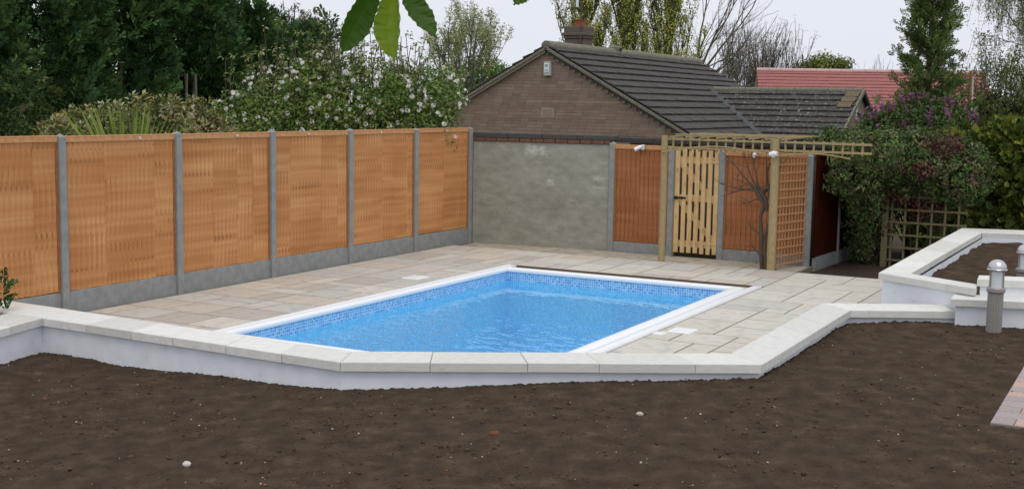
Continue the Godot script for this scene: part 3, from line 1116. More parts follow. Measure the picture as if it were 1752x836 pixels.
func gate_fence() -> void:
	var f := thing("gate_fence", "reddish timber fence with concrete posts on both sides of the pale gate", "fence")
	var z := -9.75
	for p in [[2.66, 1.9], [3.76, 1.86], [4.66, 1.81], [6.12, 1.8]]:
		post(f, p[0], z, -0.3, p[1])
	for q in [[2.70, 3.72, 1.84, 11], [4.70, 6.08, 1.79, 15]]:
		var a := Vector3(q[0], 0, z)
		var b := Vector3(q[1], 0, z)
		gravel_board(f, a, b, -0.1, 0.155)
		panel(f, a + Vector3.UP * 0.158, b + Vector3.UP * 0.158, q[2] - 0.158, Vector3.BACK, q[3], M.fence_red, M.rail, M.batten)
	# the return running back along the passage
	f = thing("dark_fence", "red-brown fence with shade painted into its dark colour, receding behind the pergola's right post into the shade", "fence")
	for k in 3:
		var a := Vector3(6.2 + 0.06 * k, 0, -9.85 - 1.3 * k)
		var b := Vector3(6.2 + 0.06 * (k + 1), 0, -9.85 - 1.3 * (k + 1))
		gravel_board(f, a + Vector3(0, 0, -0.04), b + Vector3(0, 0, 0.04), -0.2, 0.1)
		panel(f, a + Vector3(0, 0.1, -0.04), b + Vector3(0, 0.1, 0.04), 1.7 - 0.03 * k, Vector3.RIGHT, 13, M.fence_shaded, M.fence_shaded, M.fence_shaded)
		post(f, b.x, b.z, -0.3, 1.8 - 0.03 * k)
	# gate: slats on ledges with two braces
	var g := thing("garden_gate", "pale timber slatted gate between concrete posts", "gate", Vector3(3.83, 0.0, z))
	var wd := 0.77
	var m := MB.new()
	for y in [0.2, 0.98, 1.62]:
		m.abox(Vector3(0.0, y - 0.055, -0.03), Vector3(wd, y + 0.055, 0.0), 0.003)
	build("ledge", m, M.gate, g)
	for q in [[0.92, 1.57], [0.25, 0.93]]:
		m = MB.new()
		m.bar(Vector3(0.08, q[1], -0.018), Vector3(wd - 0.06, q[0], -0.018), 0.026, 0.09, Vector3.UP, 0.003)
		build("brace", m, M.gate, g)
	var xs := [[0.0, 0.08], [0.122, 0.198], [0.235, 0.312], [0.352, 0.43], [0.468, 0.542], [0.582, 0.655], [0.692, 0.77]]
	for q in xs:
		m = MB.new()
		var y0 := 0.045 + rnd(-0.006, 0.006)
		var y1 := 1.80 + rnd(-0.008, 0.008)
		m.abox(Vector3(q[0], y0, 0.002), Vector3(q[1], y1, 0.022), 0.003)
		var u := rng.randf()
		for i in m.uv.size():
			m.uv[i] = Vector2(u + (m.v[i].x - q[0]), m.v[i].y * 0.5 + u * 3.0)
		build("slat", m, M.gate, g)
	m = MB.new()
	m.abox(Vector3(0.03, 0.965, 0.022), Vector3(0.2, 0.995, 0.04), 0.004)
	m.abox(Vector3(0.0, 0.955, 0.022), Vector3(0.05, 1.005, 0.05), 0.004)
	m.abox(Vector3(0.12, 0.955, 0.022), Vector3(0.14, 1.005, 0.045), 0.004)
	build("latch", m, M.black, g)
	for y in [0.22, 1.6]:
		m = MB.new()
		m.abox(Vector3(wd - 0.25, y - 0.015, 0.022), Vector3(wd + 0.01, y + 0.015, 0.028), 0.002)
		build("hinge", m, M.gate, g)
	m = MB.new()
	m.abox(Vector3(-0.03, -0.02, -0.05), Vector3(-0.004, 1.84, 0.02), 0.003)
	m.abox(Vector3(wd + 0.004, -0.02, -0.05), Vector3(wd + 0.03, 1.84, 0.02), 0.003)
	build("jamb", m, M.pergola, g)
	# floodlights
	var lamp := thing("flood_lamp", "white spotlight on the top of the reddish panel left of the gate", "lamp", Vector3(3.16, 1.8, z + 0.05))
	m = MB.new()
	m.tube(PackedVector3Array([Vector3(0.06, 0.03, 0.03), Vector3(0.04, 0.015, 0.06), Vector3(-0.03, -0.03, 0.11)]), PackedFloat32Array([0.022, 0.032, 0.036]), 14)
	build("housing", m, M.plastic, lamp)
	m = MB.new()
	m.abox(Vector3(0.05, -0.03, -0.01), Vector3(0.11, 0.06, 0.03), 0.008)
	build("bracket", m, M.plastic_dull, lamp)
	lamp = thing("flood_lamp", "small white lamp on the panel beside the bare vine", "lamp", Vector3(5.22, 1.745, z + 0.06))
	m = MB.new()
	m.tube(PackedVector3Array([Vector3(0, 0.02, 0.0), Vector3(0, -0.01, 0.06)]), PackedFloat32Array([0.03, 0.034]), 12)
	build("housing", m, M.plastic, lamp)
	m = MB.new()
	m.abox(Vector3(-0.02, 0.01, -0.02), Vector3(0.02, 0.05, 0.01), 0.005)
	build("bracket", m, M.plastic_dull, lamp)
	lamp = thing("flood_lamp", "white lamp capping the front of the pergola's right post", "lamp", Vector3(5.83, 1.79, -8.66))
	m = MB.new()
	m.tube(PackedVector3Array([Vector3(-0.06, 0.02, 0.0), Vector3(0.0, 0.035, 0.01), Vector3(0.06, 0.03, 0.02)]), PackedFloat32Array([0.03, 0.042, 0.035]), 12)
	build("housing", m, M.plastic, lamp)
	m = MB.new()
	m.abox(Vector3(-0.03, -0.03, -0.03), Vector3(0.03, 0.02, 0.01), 0.006)
	build("bracket", m, M.plastic_dull, lamp)


func pergola() -> void:
	var p := thing("pergola", "round-posted timber pergola with a lattice band in front of the gate", "pergola")
	var z := -8.75
	for q in [[4.0, 0.055, 2.05], [5.83, 0.066, 2.04]]:
		var m := MB.new()
		m.tube(PackedVector3Array([Vector3(q[0], -0.2, z), Vector3(q[0] + 0.004, 1.0, z), Vector3(q[0], q[2], z)]), PackedFloat32Array([q[1], q[1] * 0.97, q[1] * 0.95]), 18)
		build("post", m, M.pergola_post, p)
	# front band: two rails and uprights
	for s in [[4.06, 5.77, 1.86, 2.0], [5.9, 7.3, 1.87, 2.0]]:
		for y in [s[2], s[3]]:
			var m := MB.new()
			m.bar(Vector3(s[0], y, z), Vector3(s[1], y - 0.005, z), 0.022, 0.034, Vector3.UP, 0.002)
			build("rail", m, M.pergola, p)
		var x: float = s[0] + 0.08
		while x < s[1]:
			var m := MB.new()
			m.abox(Vector3(x - 0.016, s[2] - 0.05, z - 0.03), Vector3(x + 0.016, s[3] + 0.03, z - 0.013), 0.002)
			build("upright", m, M.pergola, p)
			x += 0.147
	# battens running back over the passage and two across
	for x in [4.12, 4.38, 4.64, 4.9, 5.16, 5.42, 5.68, 5.94]:
		var m := MB.new()
		m.bar(Vector3(x, 2.035, z + 0.05), Vector3(x, 2.05 + rnd(-0.01, 0.012), -10.4), 0.032, 0.02, Vector3.UP, 0.002)
		build("roof_batten", m, M.pergola, p)
	for zz in [-9.25, -9.9, -10.35]:
		var m := MB.new()
		m.bar(Vector3(4.0, 2.065, zz), Vector3(6.1, 2.065, zz), 0.032, 0.02, Vector3.UP, 0.002)
		build("roof_batten", m, M.pergola, p)
	# a thin bowed lath under the band
	for s in [[3.98, 5.83, 1.78, 0.12], [5.86, 7.0, 1.78, 0.06]]:
		var pts := PackedVector3Array()
		var r := PackedFloat32Array()
		for k in 15:
			var t := k / 14.0
			pts.append(Vector3(lerpf(s[0], s[1], t), s[2] + s[3] * sin(PI * t), z + 0.07))
			r.append(0.011)
		var m := MB.new()
		m.tube(pts, r, 6)
		build("bowed_lath", m, M.pergola, p)
	# square lattice from the right post back to the fence
	var t := thing("lattice_panel", "brown square lattice panel from the pergola's right post back to the fence", "trellis")
	var a := Vector3(5.86, 0, -8.86)
	var b := Vector3(6.08, 0, -9.68)
	var d := (b - a).normalized()
	var l := a.distance_to(b)
	var side := d.cross(Vector3.UP)
	var s := 0.0
	while s < l + 0.01:
		var m := MB.new()
		m.bar(a + d * s + Vector3.UP * 0.04, a + d * s + Vector3.UP * 1.78, 0.026, 0.016, side, 0.002)
		build("upright", m, M.lattice, t)
		s += l / 9.0
	var y := 0.07
	while y < 1.8:
		var m := MB.new()
		m.bar(a + Vector3.UP * y + side * 0.017, b + Vector3.UP * y + side * 0.017, 0.016, 0.026, Vector3.UP, 0.002)
		build("cross_lath", m, M.lattice, t)
		y += 0.131
	# larger trellis under the climbers on the right
	t = thing("square_trellis", "weathered square trellis under the climbing shrubs at the right", "trellis")
	var m2 := MB.new()
	m2.abox(Vector3(6.99, -0.3, -11.35), Vector3(7.09, 1.95, -11.25), 0.006)
	build("post", m2, M.trellis, t)
	for k in 6:
		m2 = MB.new()
		m2.abox(Vector3(7.13 + 0.215 * k, -0.2, -11.3), Vector3(7.165 + 0.215 * k, 1.62, -11.28), 0.003)
		build("upright", m2, M.trellis, t)
	for k in 8:
		m2 = MB.new()
		m2.abox(Vector3(7.1, -0.02 + 0.215 * k, -11.28), Vector3(8.36, 0.014 + 0.215 * k, -11.26), 0.003)
		build("cross_lath", m2, M.trellis, t)


# ---------------------------------------------------------------- masonry behind
func boundary_wall() -> void:
	var w := thing("boundary_wall", "grey rendered boundary wall patched with damp blotches, capped with bricks and dark coping", "wall")
	# the rendered length closes the corner, the brick length stands back behind the gate
	var m := MB.new()
	m.prism(PackedVector2Array([Vector2(0.05, -9.40), Vector2(2.62, -9.74), Vector2(2.62, -10.02), Vector2(0.05, -9.68)]), -0.4, 1.835)
	m.prism(PackedVector2Array([Vector2(-3.2, -9.55), Vector2(0.046, -9.42), Vector2(0.046, -9.68), Vector2(-3.2, -9.8)]), -0.4, 1.835)
	build("wall_core", m, M.render_side, w)
	m = MB.new()
	m.quad(Vector3(0.052, 1.835, -9.397), Vector3(2.618, 1.835, -9.736), Vector3(2.618, -0.3, -9.736), Vector3(0.052, -0.3, -9.397), Vector3.BACK)
	build("rendered_face", m, M.render, w)
	m = MB.new()
	m.abox(Vector3(2.63, -0.4, -10.75), Vector3(6.1, 1.72, -10.55))
	m.abox(Vector3(2.63, -0.4, -10.55), Vector3(2.83, 1.72, -9.9))
	m.abox(Vector3(2.63, 1.72, -10.74), Vector3(6.1, 1.85, -10.56))
	build("brick_core", m, M.brick_joint, w)
	m = MB.new()
	m.prism(PackedVector2Array([Vector2(0.05, -9.41), Vector2(2.62, -9.75), Vector2(2.62, -10.01), Vector2(0.05, -9.67)]), 1.837, 1.90)
	build("brick_bed", m, M.brick_joint, w)
	for run in [[Vector3(0.05, 0, -9.40), Vector3(2.62, 0, -9.74), 1.84, 1], [Vector3(2.64, 0, -10.55), Vector3(6.1, 0, -10.55), 1.70, 2]]:
		var d: Vector3 = (run[1] - run[0]).normalized()
		var l: float = run[0].distance_to(run[1])
		for c in run[3]:
			var s := -0.11 if c == 1 else 0.0
			while s < l - 0.05:
				m = MB.new()
				var a: Vector3 = run[0] + d * maxf(s, 0.0)
				var b: Vector3 = run[0] + d * minf(s + 0.215, l)
				var y: float = run[2] + c * 0.075 + 0.032
				m.bar(a + Vector3.UP * y - d.cross(Vector3.UP) * -0.004 * rng.randf(), b + Vector3.UP * y, 0.05, 0.063, Vector3.UP, 0.005)
				build("brick", m, M.brick, w)
				s += 0.226
	for run in [[Vector3(0.02, 0, -9.53), Vector3(2.66, 0, -9.88), 1.905], [Vector3(1.9, 0, -10.65), Vector3(6.12, 0, -10.65), 1.862]]:
		var d: Vector3 = (run[1] - run[0]).normalized()
		var l: float = run[0].distance_to(run[1])
		var k := int(l / 0.6)
		for i in k:
			m = MB.new()
			m.bar(run[0] + d * (l * i / k + 0.003) + Vector3.UP * (run[2] + 0.045), run[0] + d * (l * (i + 1) / k - 0.003) + Vector3.UP * (run[2] + 0.045), 0.32, 0.088, Vector3.UP, 0.01)
			build("coping_stone", m, M.coping_dark, w)


# courses of tiles on a slope: from the ridge line (a to b) down by `down` along the slope
func tile_slope(parent: Node, a: Vector3, b: Vector3, down: Vector3, courses: int, mats: Array, keep_from := [], keep_to := [], step := 0.048) -> void:
	var nrm := (b - a).cross(down).normalized()
	if nrm.y < 0:
		nrm = -nrm
	for k in courses:
		var t0 := float(k) / courses
		var t1 := float(k + 1) / courses
		var a0 := a + down * t0
		var b0 := b + down * t0
		var a1 := a + down * t1
		var b1 := b + down * t1
		if keep_from.size():
			a0 = a0.lerp(b0, lerpf(keep_from[0], keep_from[1], t0))
			a1 = a1.lerp(b + down * t1, lerpf(keep_from[0], keep_from[1], t1))
		if keep_to.size():
			var fa := a + down * t0
			b0 = fa.lerp(b0, lerpf(keep_to[0], keep_to[1], t0))
			fa = a + down * t1
			b1 = fa.lerp(b1, lerpf(keep_to[0], keep_to[1], t1))
		var m := MB.new()
		# split along the course so that the tail edge is slightly uneven
		var n := maxi(2, int(a0.distance_to(b0) / 0.33))
		var lift := []
		for i in n + 1:
			lift.append(step * rnd(0.85, 1.15))
		for i in n:
			var f0 := float(i) / n
			var f1 := float(i + 1) / n
			var p0 := a0.lerp(b0, f0) + nrm * 0.004
			var p1 := a0.lerp(b0, f1) + nrm * 0.004
			var q0: Vector3 = a1.lerp(b1, f0) + nrm * lift[i] + down.normalized() * 0.02
			var q1: Vector3 = a1.lerp(b1, f1) + nrm * lift[i] + down.normalized() * 0.02
			var th := nrm * -(step * 0.95)
			m.quad(p0, p1, q1, q0, nrm)
			m.quad(q0, q1, q1 + th, q0 + th, down)
			if i == 0:
				m.quad(p0, q0, q0 + th, p0 + th * 0.1, a - b)
			if i == n - 1:
				m.quad(p1, q1, q1 + th, p1 + th * 0.1, b - a)
		build("tile_course", m, mats[rng.randi() % mats.size()], parent)
	# decking under the tiles
	var e := nrm * -0.05
	var dk := MB.new()
	var aa := a.lerp(b, keep_from[0]) if keep_from.size() else a
	var ab := (a + down).lerp(b + down, keep_from[1]) if keep_from.size() else a + down
	var ba := a.lerp(b, keep_to[0]) if keep_to.size() else b
	var bb := (a + down).lerp(b + down, keep_to[1]) if keep_to.size() else b + down
	dk.quad(aa + e, ba + e, bb + e, ab + e, nrm)
	build("roof_deck", dk, M.black, parent)


func ridge_tiles(parent: Node, a: Vector3, b: Vector3, r: float, mat: Material) -> void:
	var d := (b - a).normalized()
	var side := d.cross(Vector3.UP)
	var k := maxi(3, int(a.distance_to(b) / 0.45))
	for i in k:
		var m := MB.new()
		var p := a.lerp(b, float(i) / k) + d * 0.006
		var q := a.lerp(b, float(i + 1) / k) - d * 0.006
		var up := Vector3.UP * rnd(-0.006, 0.006)
		for s in 5:
			var a0 := PI * (-0.1 + 1.2 * s / 5.0)
			var a1 := PI * (-0.1 + 1.2 * (s + 1) / 5.0)
			var n0 := side * cos(a0) + Vector3.UP * sin(a0)
			var n1 := side * cos(a1) + Vector3.UP * sin(a1)
			m.squad(p + n0 * r + up, q + n0 * r + up, q + n1 * r + up, p + n1 * r + up, n0, n0, n1, n1)
			m.tri(p + n0 * r + up, p + n1 * r + up, p - Vector3.UP * 0.02, -d)
			m.tri(q + n0 * r + up, q + n1 * r + up, q - Vector3.UP * 0.02, d)
		build("ridge_tile", m, mat, parent)


func bungalow() -> void:
	var h := thing("brick_bungalow", "brown brick bungalow with a dark grey tiled roof and a plain gable facing the pool", "house")
	var zg := -16.69
	var ax := -2.14
	var ay := 3.93
	var half := 3.85
	var ey := 1.83          # eaves height at the verge foot
	var far := 10.7
	# brick gable, courses and perpends recessed: one joined mesh of some five hundred bricks
	var m := MB.new()
	m.tri(Vector3(ax - half + 0.15, ey - 0.05, zg - 0.007), Vector3(ax + half - 0.15, ey - 0.05, zg - 0.007), Vector3(ax, ay - 0.1, zg - 0.007), Vector3.BACK)
	m.quad(Vector3(ax - half + 0.25, -0.5, zg - 0.007), Vector3(ax + half - 0.25, -0.5, zg - 0.007), Vector3(ax + half - 0.25, ey, zg - 0.007), Vector3(ax - half + 0.25, ey, zg - 0.007), Vector3.BACK)
	for sx in [-1.0, 1.0]:
		var x: float = ax + sx * (half - 0.26)
		m.quad(Vector3(x, -0.5, zg - 0.009), Vector3(x, -0.5, zg - far), Vector3(x, ey, zg - far), Vector3(x, ey, zg - 0.009), Vector3(sx, 0, 0))
	m.tri(Vector3(ax - half + 0.15, ey - 0.05, zg - far + 0.1), Vector3(ax + half - 0.15, ey - 0.05, zg - far + 0.1), Vector3(ax, ay - 0.1, zg - far + 0.1), Vector3.FORWARD)
	build("wall", m, M.wall_brown, h)
	m = MB.new()
	var y := 1.2
	var row := 0
	var slope := (ay - ey) / half
	while y < ay - 0.2:
		var rowtint := rnd(0.9, 1.08)
		var reach := minf(half - 0.28, (ay - 0.16 - y - 0.065) / slope)
		var x := ax - reach - (0.1125 if row % 2 else 0.0)
		while x < ax + reach - 0.03:
			var a := maxf(x, ax - reach)
			var b := minf(x + 0.22, ax + reach)
			if b - a > 0.03 and not (a > ax - 0.0 - 0.17 and b < ax + 0.13 + 0.12 and absf(y - 2.27) < 0.08):
				m.tint = lin(136, 118, 106).lerp(lin(156, 138, 125), rng.randf()).lerp(lin(152, 122, 108), 0.4 * rng.randf()) * rowtint
				var o := rnd(-0.002, 0.003)
				m.quad(Vector3(a, y, zg + o), Vector3(b, y, zg + o), Vector3(b, y + 0.065, zg + o), Vector3(a, y + 0.065, zg + o), Vector3.BACK)
				m.quad(Vector3(a, y + 0.065, zg + o), Vector3(b, y + 0.065, zg + o), Vector3(b, y + 0.065, zg - 0.008), Vector3(a, y + 0.065, zg - 0.008), Vector3.UP)
				m.quad(Vector3(a, y, zg + o), Vector3(b, y, zg + o), Vector3(b, y, zg - 0.008), Vector3(a, y, zg - 0.008), Vector3.DOWN)
				m.quad(Vector3(b, y, zg + o), Vector3(b, y + 0.065, zg + o), Vector3(b, y + 0.065, zg - 0.008), Vector3(b, y, zg - 0.008), Vector3.RIGHT)
			x += 0.225
		y += 0.075
		row += 1
	build("gable_bricks", m, M.brickwork, h).set_meta("kind", "stuff")
	# air brick with a pale surround
	m = MB.new()
	m.abox(Vector3(ax - 0.13, 2.20, zg - 0.015), Vector3(ax + 0.2, 2.42, zg + 0.004))
	var vent := build("air_brick", m, rough(Color8(176, 156, 138)), h)
	m = MB.new()
	m.abox(Vector3(ax - 0.105, 2.222, zg), Vector3(ax + 0.175, 2.398, zg + 0.007))
	build("grille", m, M.wall_brown, vent)
	# roof
	var rise := ay - ey
	var z1 := zg - far
	var mats := [M.tile, M.tile, M.tile_b]
	var ra := Vector3(ax, ay, zg + 0.09)
	var rb := Vector3(ax, ay, z1)
	tile_slope(h, ra, rb, Vector3(half, -rise, 0), 13, mats)
	tile_slope(h, ra, rb, Vector3(-half, -rise, 0), 13, mats)
	ridge_tiles(h, ra - Vector3.UP * 0.03, rb - Vector3.UP * 0.03, 0.135, M.ridge)
	# verges: mortared edge, undercloak with the tile ends showing
	for sx in [-1.0, 1.0]:
		var a := Vector3(ax, ay - 0.03, zg + 0.09)
		var b := Vector3(ax + sx * half, ey - 0.03, zg + 0.09)
		var nrm := Vector3(sx * rise, half, 0).normalized()
		m = MB.new()
		m.bar(a - nrm * 0.04, b - nrm * 0.04, 0.05, 0.07, nrm, 0.006)
		build("verge", m, M.ridge, h)
		m = MB.new()
		m.bar(a - nrm * 0.10 - Vector3(0, 0, 0.05), b - nrm * 0.10 - Vector3(0, 0, 0.05), 0.1, 0.05, nrm, 0.004)
		build("undercloak", m, M.tile_b if sx > 0 else M.wall_brown, h)
		for k in (26 if sx > 0 else 0):
			var p := a.lerp(b, (k + 0.6) / 26.5)
			m = MB.new()
			m.bar(p - nrm * 0.125 - Vector3(0, 0, 0.075), p - nrm * 0.20 - Vector3(0, 0, 0.075), 0.06, 0.05, Vector3.BACK, 0.004)
			build("dentil_brick", m, M.wall_brown, h)
	# gap ventilator on the ridge
	m = MB.new()
	m.abox(Vector3(ax - 0.13, ay + 0.02, -20.95), Vector3(ax + 0.13, ay + 0.16, -20.55), 0.03)
	var rv := build("ridge_vent", m, M.ridge, h)
	m = MB.new()
	m.abox(Vector3(ax - 0.0, ay + 0.05, -20.9), Vector3(ax + 0.134, ay + 0.12, -20.72))
	build("opening", m, M.black, rv)
	# chimney with corbelled head and pot
	m = MB.new()
	var cz := -19.1
	var cx := ax - 0.32
	for q in [[0.27, ay - 0.6, ay + 0.27], [0.3, ay + 0.27, ay + 0.34], [0.33, ay + 0.34, ay + 0.42], [0.29, ay + 0.42, ay + 0.58]]:
		m.abox(Vector3(cx - q[0], q[1], cz - q[0]), Vector3(cx + q[0], q[2], cz + q[0]), 0.012)
	var ch := build("chimney", m, M.chimney, h)
	m = MB.new()
	m.lathe(PackedVector2Array([Vector2(0.14, ay + 0.57), Vector2(0.13, ay + 0.72), Vector2(0.145, ay + 0.74), Vector2(0.145, ay + 0.76), Vector2(0.11, ay + 0.76)]), 16, Vector3(cx + 0.04, 0, cz))
	build("chimney_pot", m, M.terracotta, ch)
	m = MB.new()
	m.tube(PackedVector3Array([Vector3(cx + 0.2, ay + 0.1, cz + 0.31), Vector3(cx + 0.2, ay + 2.2, cz + 0.31)]), PackedFloat32Array([0.022, 0.018]), 8)
	m.abox(Vector3(cx + 0.15, ay + 0.28, cz + 0.27), Vector3(cx + 0.25, ay + 0.32, cz + 0.33), 0.004)
	build("aerial_pole", m, rough(Color8(96, 84, 74), 0.6), ch)
	m = MB.new()
	m.abox(Vector3(cx + 0.06, ay + 1.05, cz + 0.28), Vector3(cx + 0.12, ay + 1.4, cz + 0.34), 0.01)
	m.abox(Vector3(cx - 0.06, ay + 1.26, cz + 0.28), Vector3(cx + 0.06, ay + 1.34, cz + 0.34), 0.02)
	build("aerial", m, M.plastic, ch)
	# wing at right, its ridge square to the main one
	var wy := 3.02
	var wz := -23.63
	var wx1 := 3.86
	var wx0 := ax + (ay - wy) / slope
	var drop := wy - 1.72
	var run := drop / 0.5
	var wr0 := Vector3(wx0 - 0.1, wy, wz)
	var wr1 := Vector3(wx1, wy, wz)
	var full := wx1 - wx0 + 0.1
	var foot := (ax + (ay - (wy - drop)) / slope - wr0.x) / full
	tile_slope(h, wr0, wr1, Vector3(0, -drop, run), 9, [M.tile_lichen], [0.0, foot])
	tile_slope(h, wr0, wr1, Vector3(0, -drop, -run), 9, [M.tile_b], [0.0, foot])
	ridge_tiles(h, wr0 + Vector3(0.25, -0.02, 0), wr1 + Vector3(0, -0.02, 0), 0.09, M.ridge)
	# lead valley
	m = MB.new()
	var va := wr0 + Vector3(0.05, 0.05, 0.0)
	var vb := wr0.lerp(wr1, foot) + Vector3(0, -drop + 0.06, run)
	m.bar(va, vb, 0.16, 0.03, Vector3(0.3, 1, 0.3).normalized(), 0.005)
	build("lead_valley", m, M.lead, h)
	# lichen-gold end tiles and the wing's gable
	for k in 3:
		m = MB.new()
		var t := 0.06 + 0.11 * k
		var nn := Vector3(0, run, drop).normalized()
		var p := wr1 + Vector3(-0.02, -drop * t, run * t) + nn * 0.045
		var q := wr1 + Vector3(-0.02, -drop * (t + 0.1), run * (t + 0.1)) + nn * 0.045
		m.bar(p + Vector3(-0.2 - 0.03 * k, 0, 0), q + Vector3(-0.2 - 0.03 * k, 0, 0), 0.36, 0.02, nn, 0.003)
		build("lichen_tile", m, M.tile_gold, h)
	m = MB.new()
	m.tri(Vector3(wx1 - 0.1, wy - 0.08, wz), Vector3(wx1 - 0.1, wy - drop - 0.0, wz + run - 0.1), Vector3(wx1 - 0.1, wy - drop, wz - run + 0.1), Vector3.RIGHT)
	m.quad(Vector3(wx1 - 0.1, wy - drop, wz + run - 0.1), Vector3(wx1 - 0.1, wy - drop, wz - run + 0.1), Vector3(wx1 - 0.1, -0.5, wz - run + 0.1), Vector3(wx1 - 0.1, -0.5, wz + run - 0.1), Vector3.RIGHT)
	m.quad(Vector3(1.6, -0.5, wz + run - 0.2), Vector3(wx1 - 0.11, -0.5, wz + run - 0.2), Vector3(wx1 - 0.11, wy - drop, wz + run - 0.2), Vector3(1.6, wy - drop, wz + run - 0.2), Vector3.BACK)
	build("wing_wall", m, M.wall_brown, h)
	for s in [-1.0, 1.0]:
		m = MB.new()
		m.bar(Vector3(wx1 + 0.01, wy - 0.02, wz), Vector3(wx1 + 0.01, wy - drop - 0.02, wz + s * run), 0.06, 0.1, Vector3(0, 1, s * 0.5).normalized(), 0.005)
		build("verge", m, M.ridge if s > 0 else M.coping_dark, h)
	m = MB.new()
	m.abox(Vector3(wx1 - 0.1, 2.25, wz + 0.25), Vector3(wx1 - 0.07, 2.65, wz + 0.45), 0.005)
	build("gable_vent", m, M.opal, h)
	m = MB.new()
	m.bar(Vector3(vb.x + 0.1, wy - drop - 0.04, wz + run + 0.03), Vector3(wx1, wy - drop - 0.04, wz + run + 0.03), 0.1, 0.08, Vector3.UP, 0.02)
	build("gutter", m, M.black, h)
	# alarm box on the gable
	var al := thing("alarm_box", "white and grey alarm box high on the brown brick gable", "alarm box", Vector3(ax + 0.03, 3.36, zg))
	m = MB.new()
	m.abox(Vector3(-0.09, -0.17, 0.0), Vector3(0.1, 0.17, 0.09), 0.015)
	build("housing", m, M.box_grey, al)
	m = MB.new()
	m.abox(Vector3(-0.07, -0.08, 0.09), Vector3(0.06, 0.13, 0.096), 0.003)
	var pl := build("face_plate", m, M.plastic, al)
	m = MB.new()
	m.abox(Vector3(-0.045, 0.045, 0.096), Vector3(0.035, 0.105, 0.099))
	m.abox(Vector3(-0.055, -0.015, 0.096), Vector3(0.045, -0.005, 0.099))
	m.abox(Vector3(-0.045, -0.05, 0.096), Vector3(0.035, -0.03, 0.099))
	build("print", m, rough(Color8(150, 160, 160)), pl)


func red_house() -> void:
	var h := thing("red_roofed_house", "far house showing only its long pink-red tiled roof behind the bungalow wing", "house")
	# ridge from left to right, the near slope falls towards the camera
	var a := Vector3(-3.25, 3.96, -37.1)
	var b := Vector3(4.6, 3.98, -41.2)
	var d := (b - a).normalized()
	var nrm := Vector3(-d.z, 0, d.x).normalized()
	var down := nrm * 2.7 + Vector3.DOWN * 1.9 - d * 0.28
	if down.z < 0:
		down = nrm * -2.7 + Vector3.DOWN * 1.9 - d * 0.28
	tile_slope(h, a, b, down, 15, [M.red_tile], [], [], 0.03)
	var back := Vector3(-down.x, down.y, -down.z)
	tile_slope(h, a, b, back, 15, [M.red_tile], [], [], 0.03)
	ridge_tiles(h, a, b, 0.1, M.red_ridge)
	var m := MB.new()
	var p := [a + down * 0.95, b + down * 0.95, b + back * 0.95, a + back * 0.95]
	for k in 4:
		var q: Vector3 = p[k]
		var r: Vector3 = p[(k + 1) % 4]
		var c := (a + b) * 0.5
		m.quad(Vector3(q.x, -0.5, q.z), Vector3(r.x, -0.5, r.z), r + Vector3.DOWN * 0.1, q + Vector3.DOWN * 0.1, (q + r) * 0.5 - c)
	build("wall", m, M.wall_brown, h)
	m = MB.new()
	for e in [[a, down, back], [b, down, back]]:
		m.tri(e[0] + Vector3.DOWN * 0.1, e[0] + e[1] * 0.95 + Vector3.DOWN * 0.1, e[0] + e[2] * 0.95 + Vector3.DOWN * 0.1, e[0] - (a + b) * 0.5)
	build("gable", m, M.wall_brown, h)


# ---------------------------------------------------------------- plants
# a handful of small folded leaves round a point, about one unit across
func leaf_clump(count: int, length: float, width: float, seed_: int, droop := 0.2, spread := 0.5) -> ArrayMesh:
	var r := RandomNumberGenerator.new()
	r.seed = seed_
	var m := MB.new()
	for i in count:
		var z := r.randf_range(-1, 1)
		var a := r.randf_range(0, TAU)
		var d := Vector3(sqrt(1 - z * z) * cos(a), z, sqrt(1 - z * z) * sin(a))
		var p := d * spread * r.randf_range(0.35, 1.0)
		var f := (d + Vector3(r.randf_range(-0.8, 0.8), r.randf_range(-0.6, 0.8) - droop, r.randf_range(-0.8, 0.8))).normalized()
		var side := f.cross(Vector3(r.randf_range(-0.5, 0.5), 1, r.randf_range(-0.5, 0.5))).normalized()
		var up := side.cross(f)
		var l := length * r.randf_range(0.7, 1.25)
		var w := width * r.randf_range(0.75, 1.2) * 0.5
		var mid := p + f * l * 0.5
		var tip := p + f * l - up * l * 0.18
		m.tri(p, mid + side * w + up * w * 0.35, tip, up)
		m.tri(p, tip, mid - side * w + up * w * 0.35, up)
	return m.mesh()


# a feathery conifer spray pointing along +y, flat and slightly nodding
func frond(seed_: int, blades := 11, width := 0.16) -> ArrayMesh:
	var r := RandomNumberGenerator.new()
	r.seed = seed_
	var m := MB.new()
	for i in blades:
		var t := float(i) / blades
		var base := Vector3(r.randf_range(-0.03, 0.03), t * 0.75, -0.12 * t * t)
		var sg := 1.0 if i % 2 else -1.0
		var dir := Vector3(sg * r.randf_range(0.5, 1.0), r.randf_range(0.7, 1.3), r.randf_range(-0.5, 0.35)).normalized()
		var l := (0.52 - 0.25 * t) * r.randf_range(0.8, 1.2)
		var s := dir.cross(Vector3(r.randf_range(-0.3, 0.3), 0.2, 1)).normalized() * width * 0.5
		var tip := base + dir * l + Vector3(0, -0.06, r.randf_range(-0.08, 0.02))
		var mid := base + dir * l * 0.55
		m.tri(base, mid + s, tip, Vector3.BACK)
		m.tri(base, tip, mid - s, Vector3.BACK)
	return m.mesh()


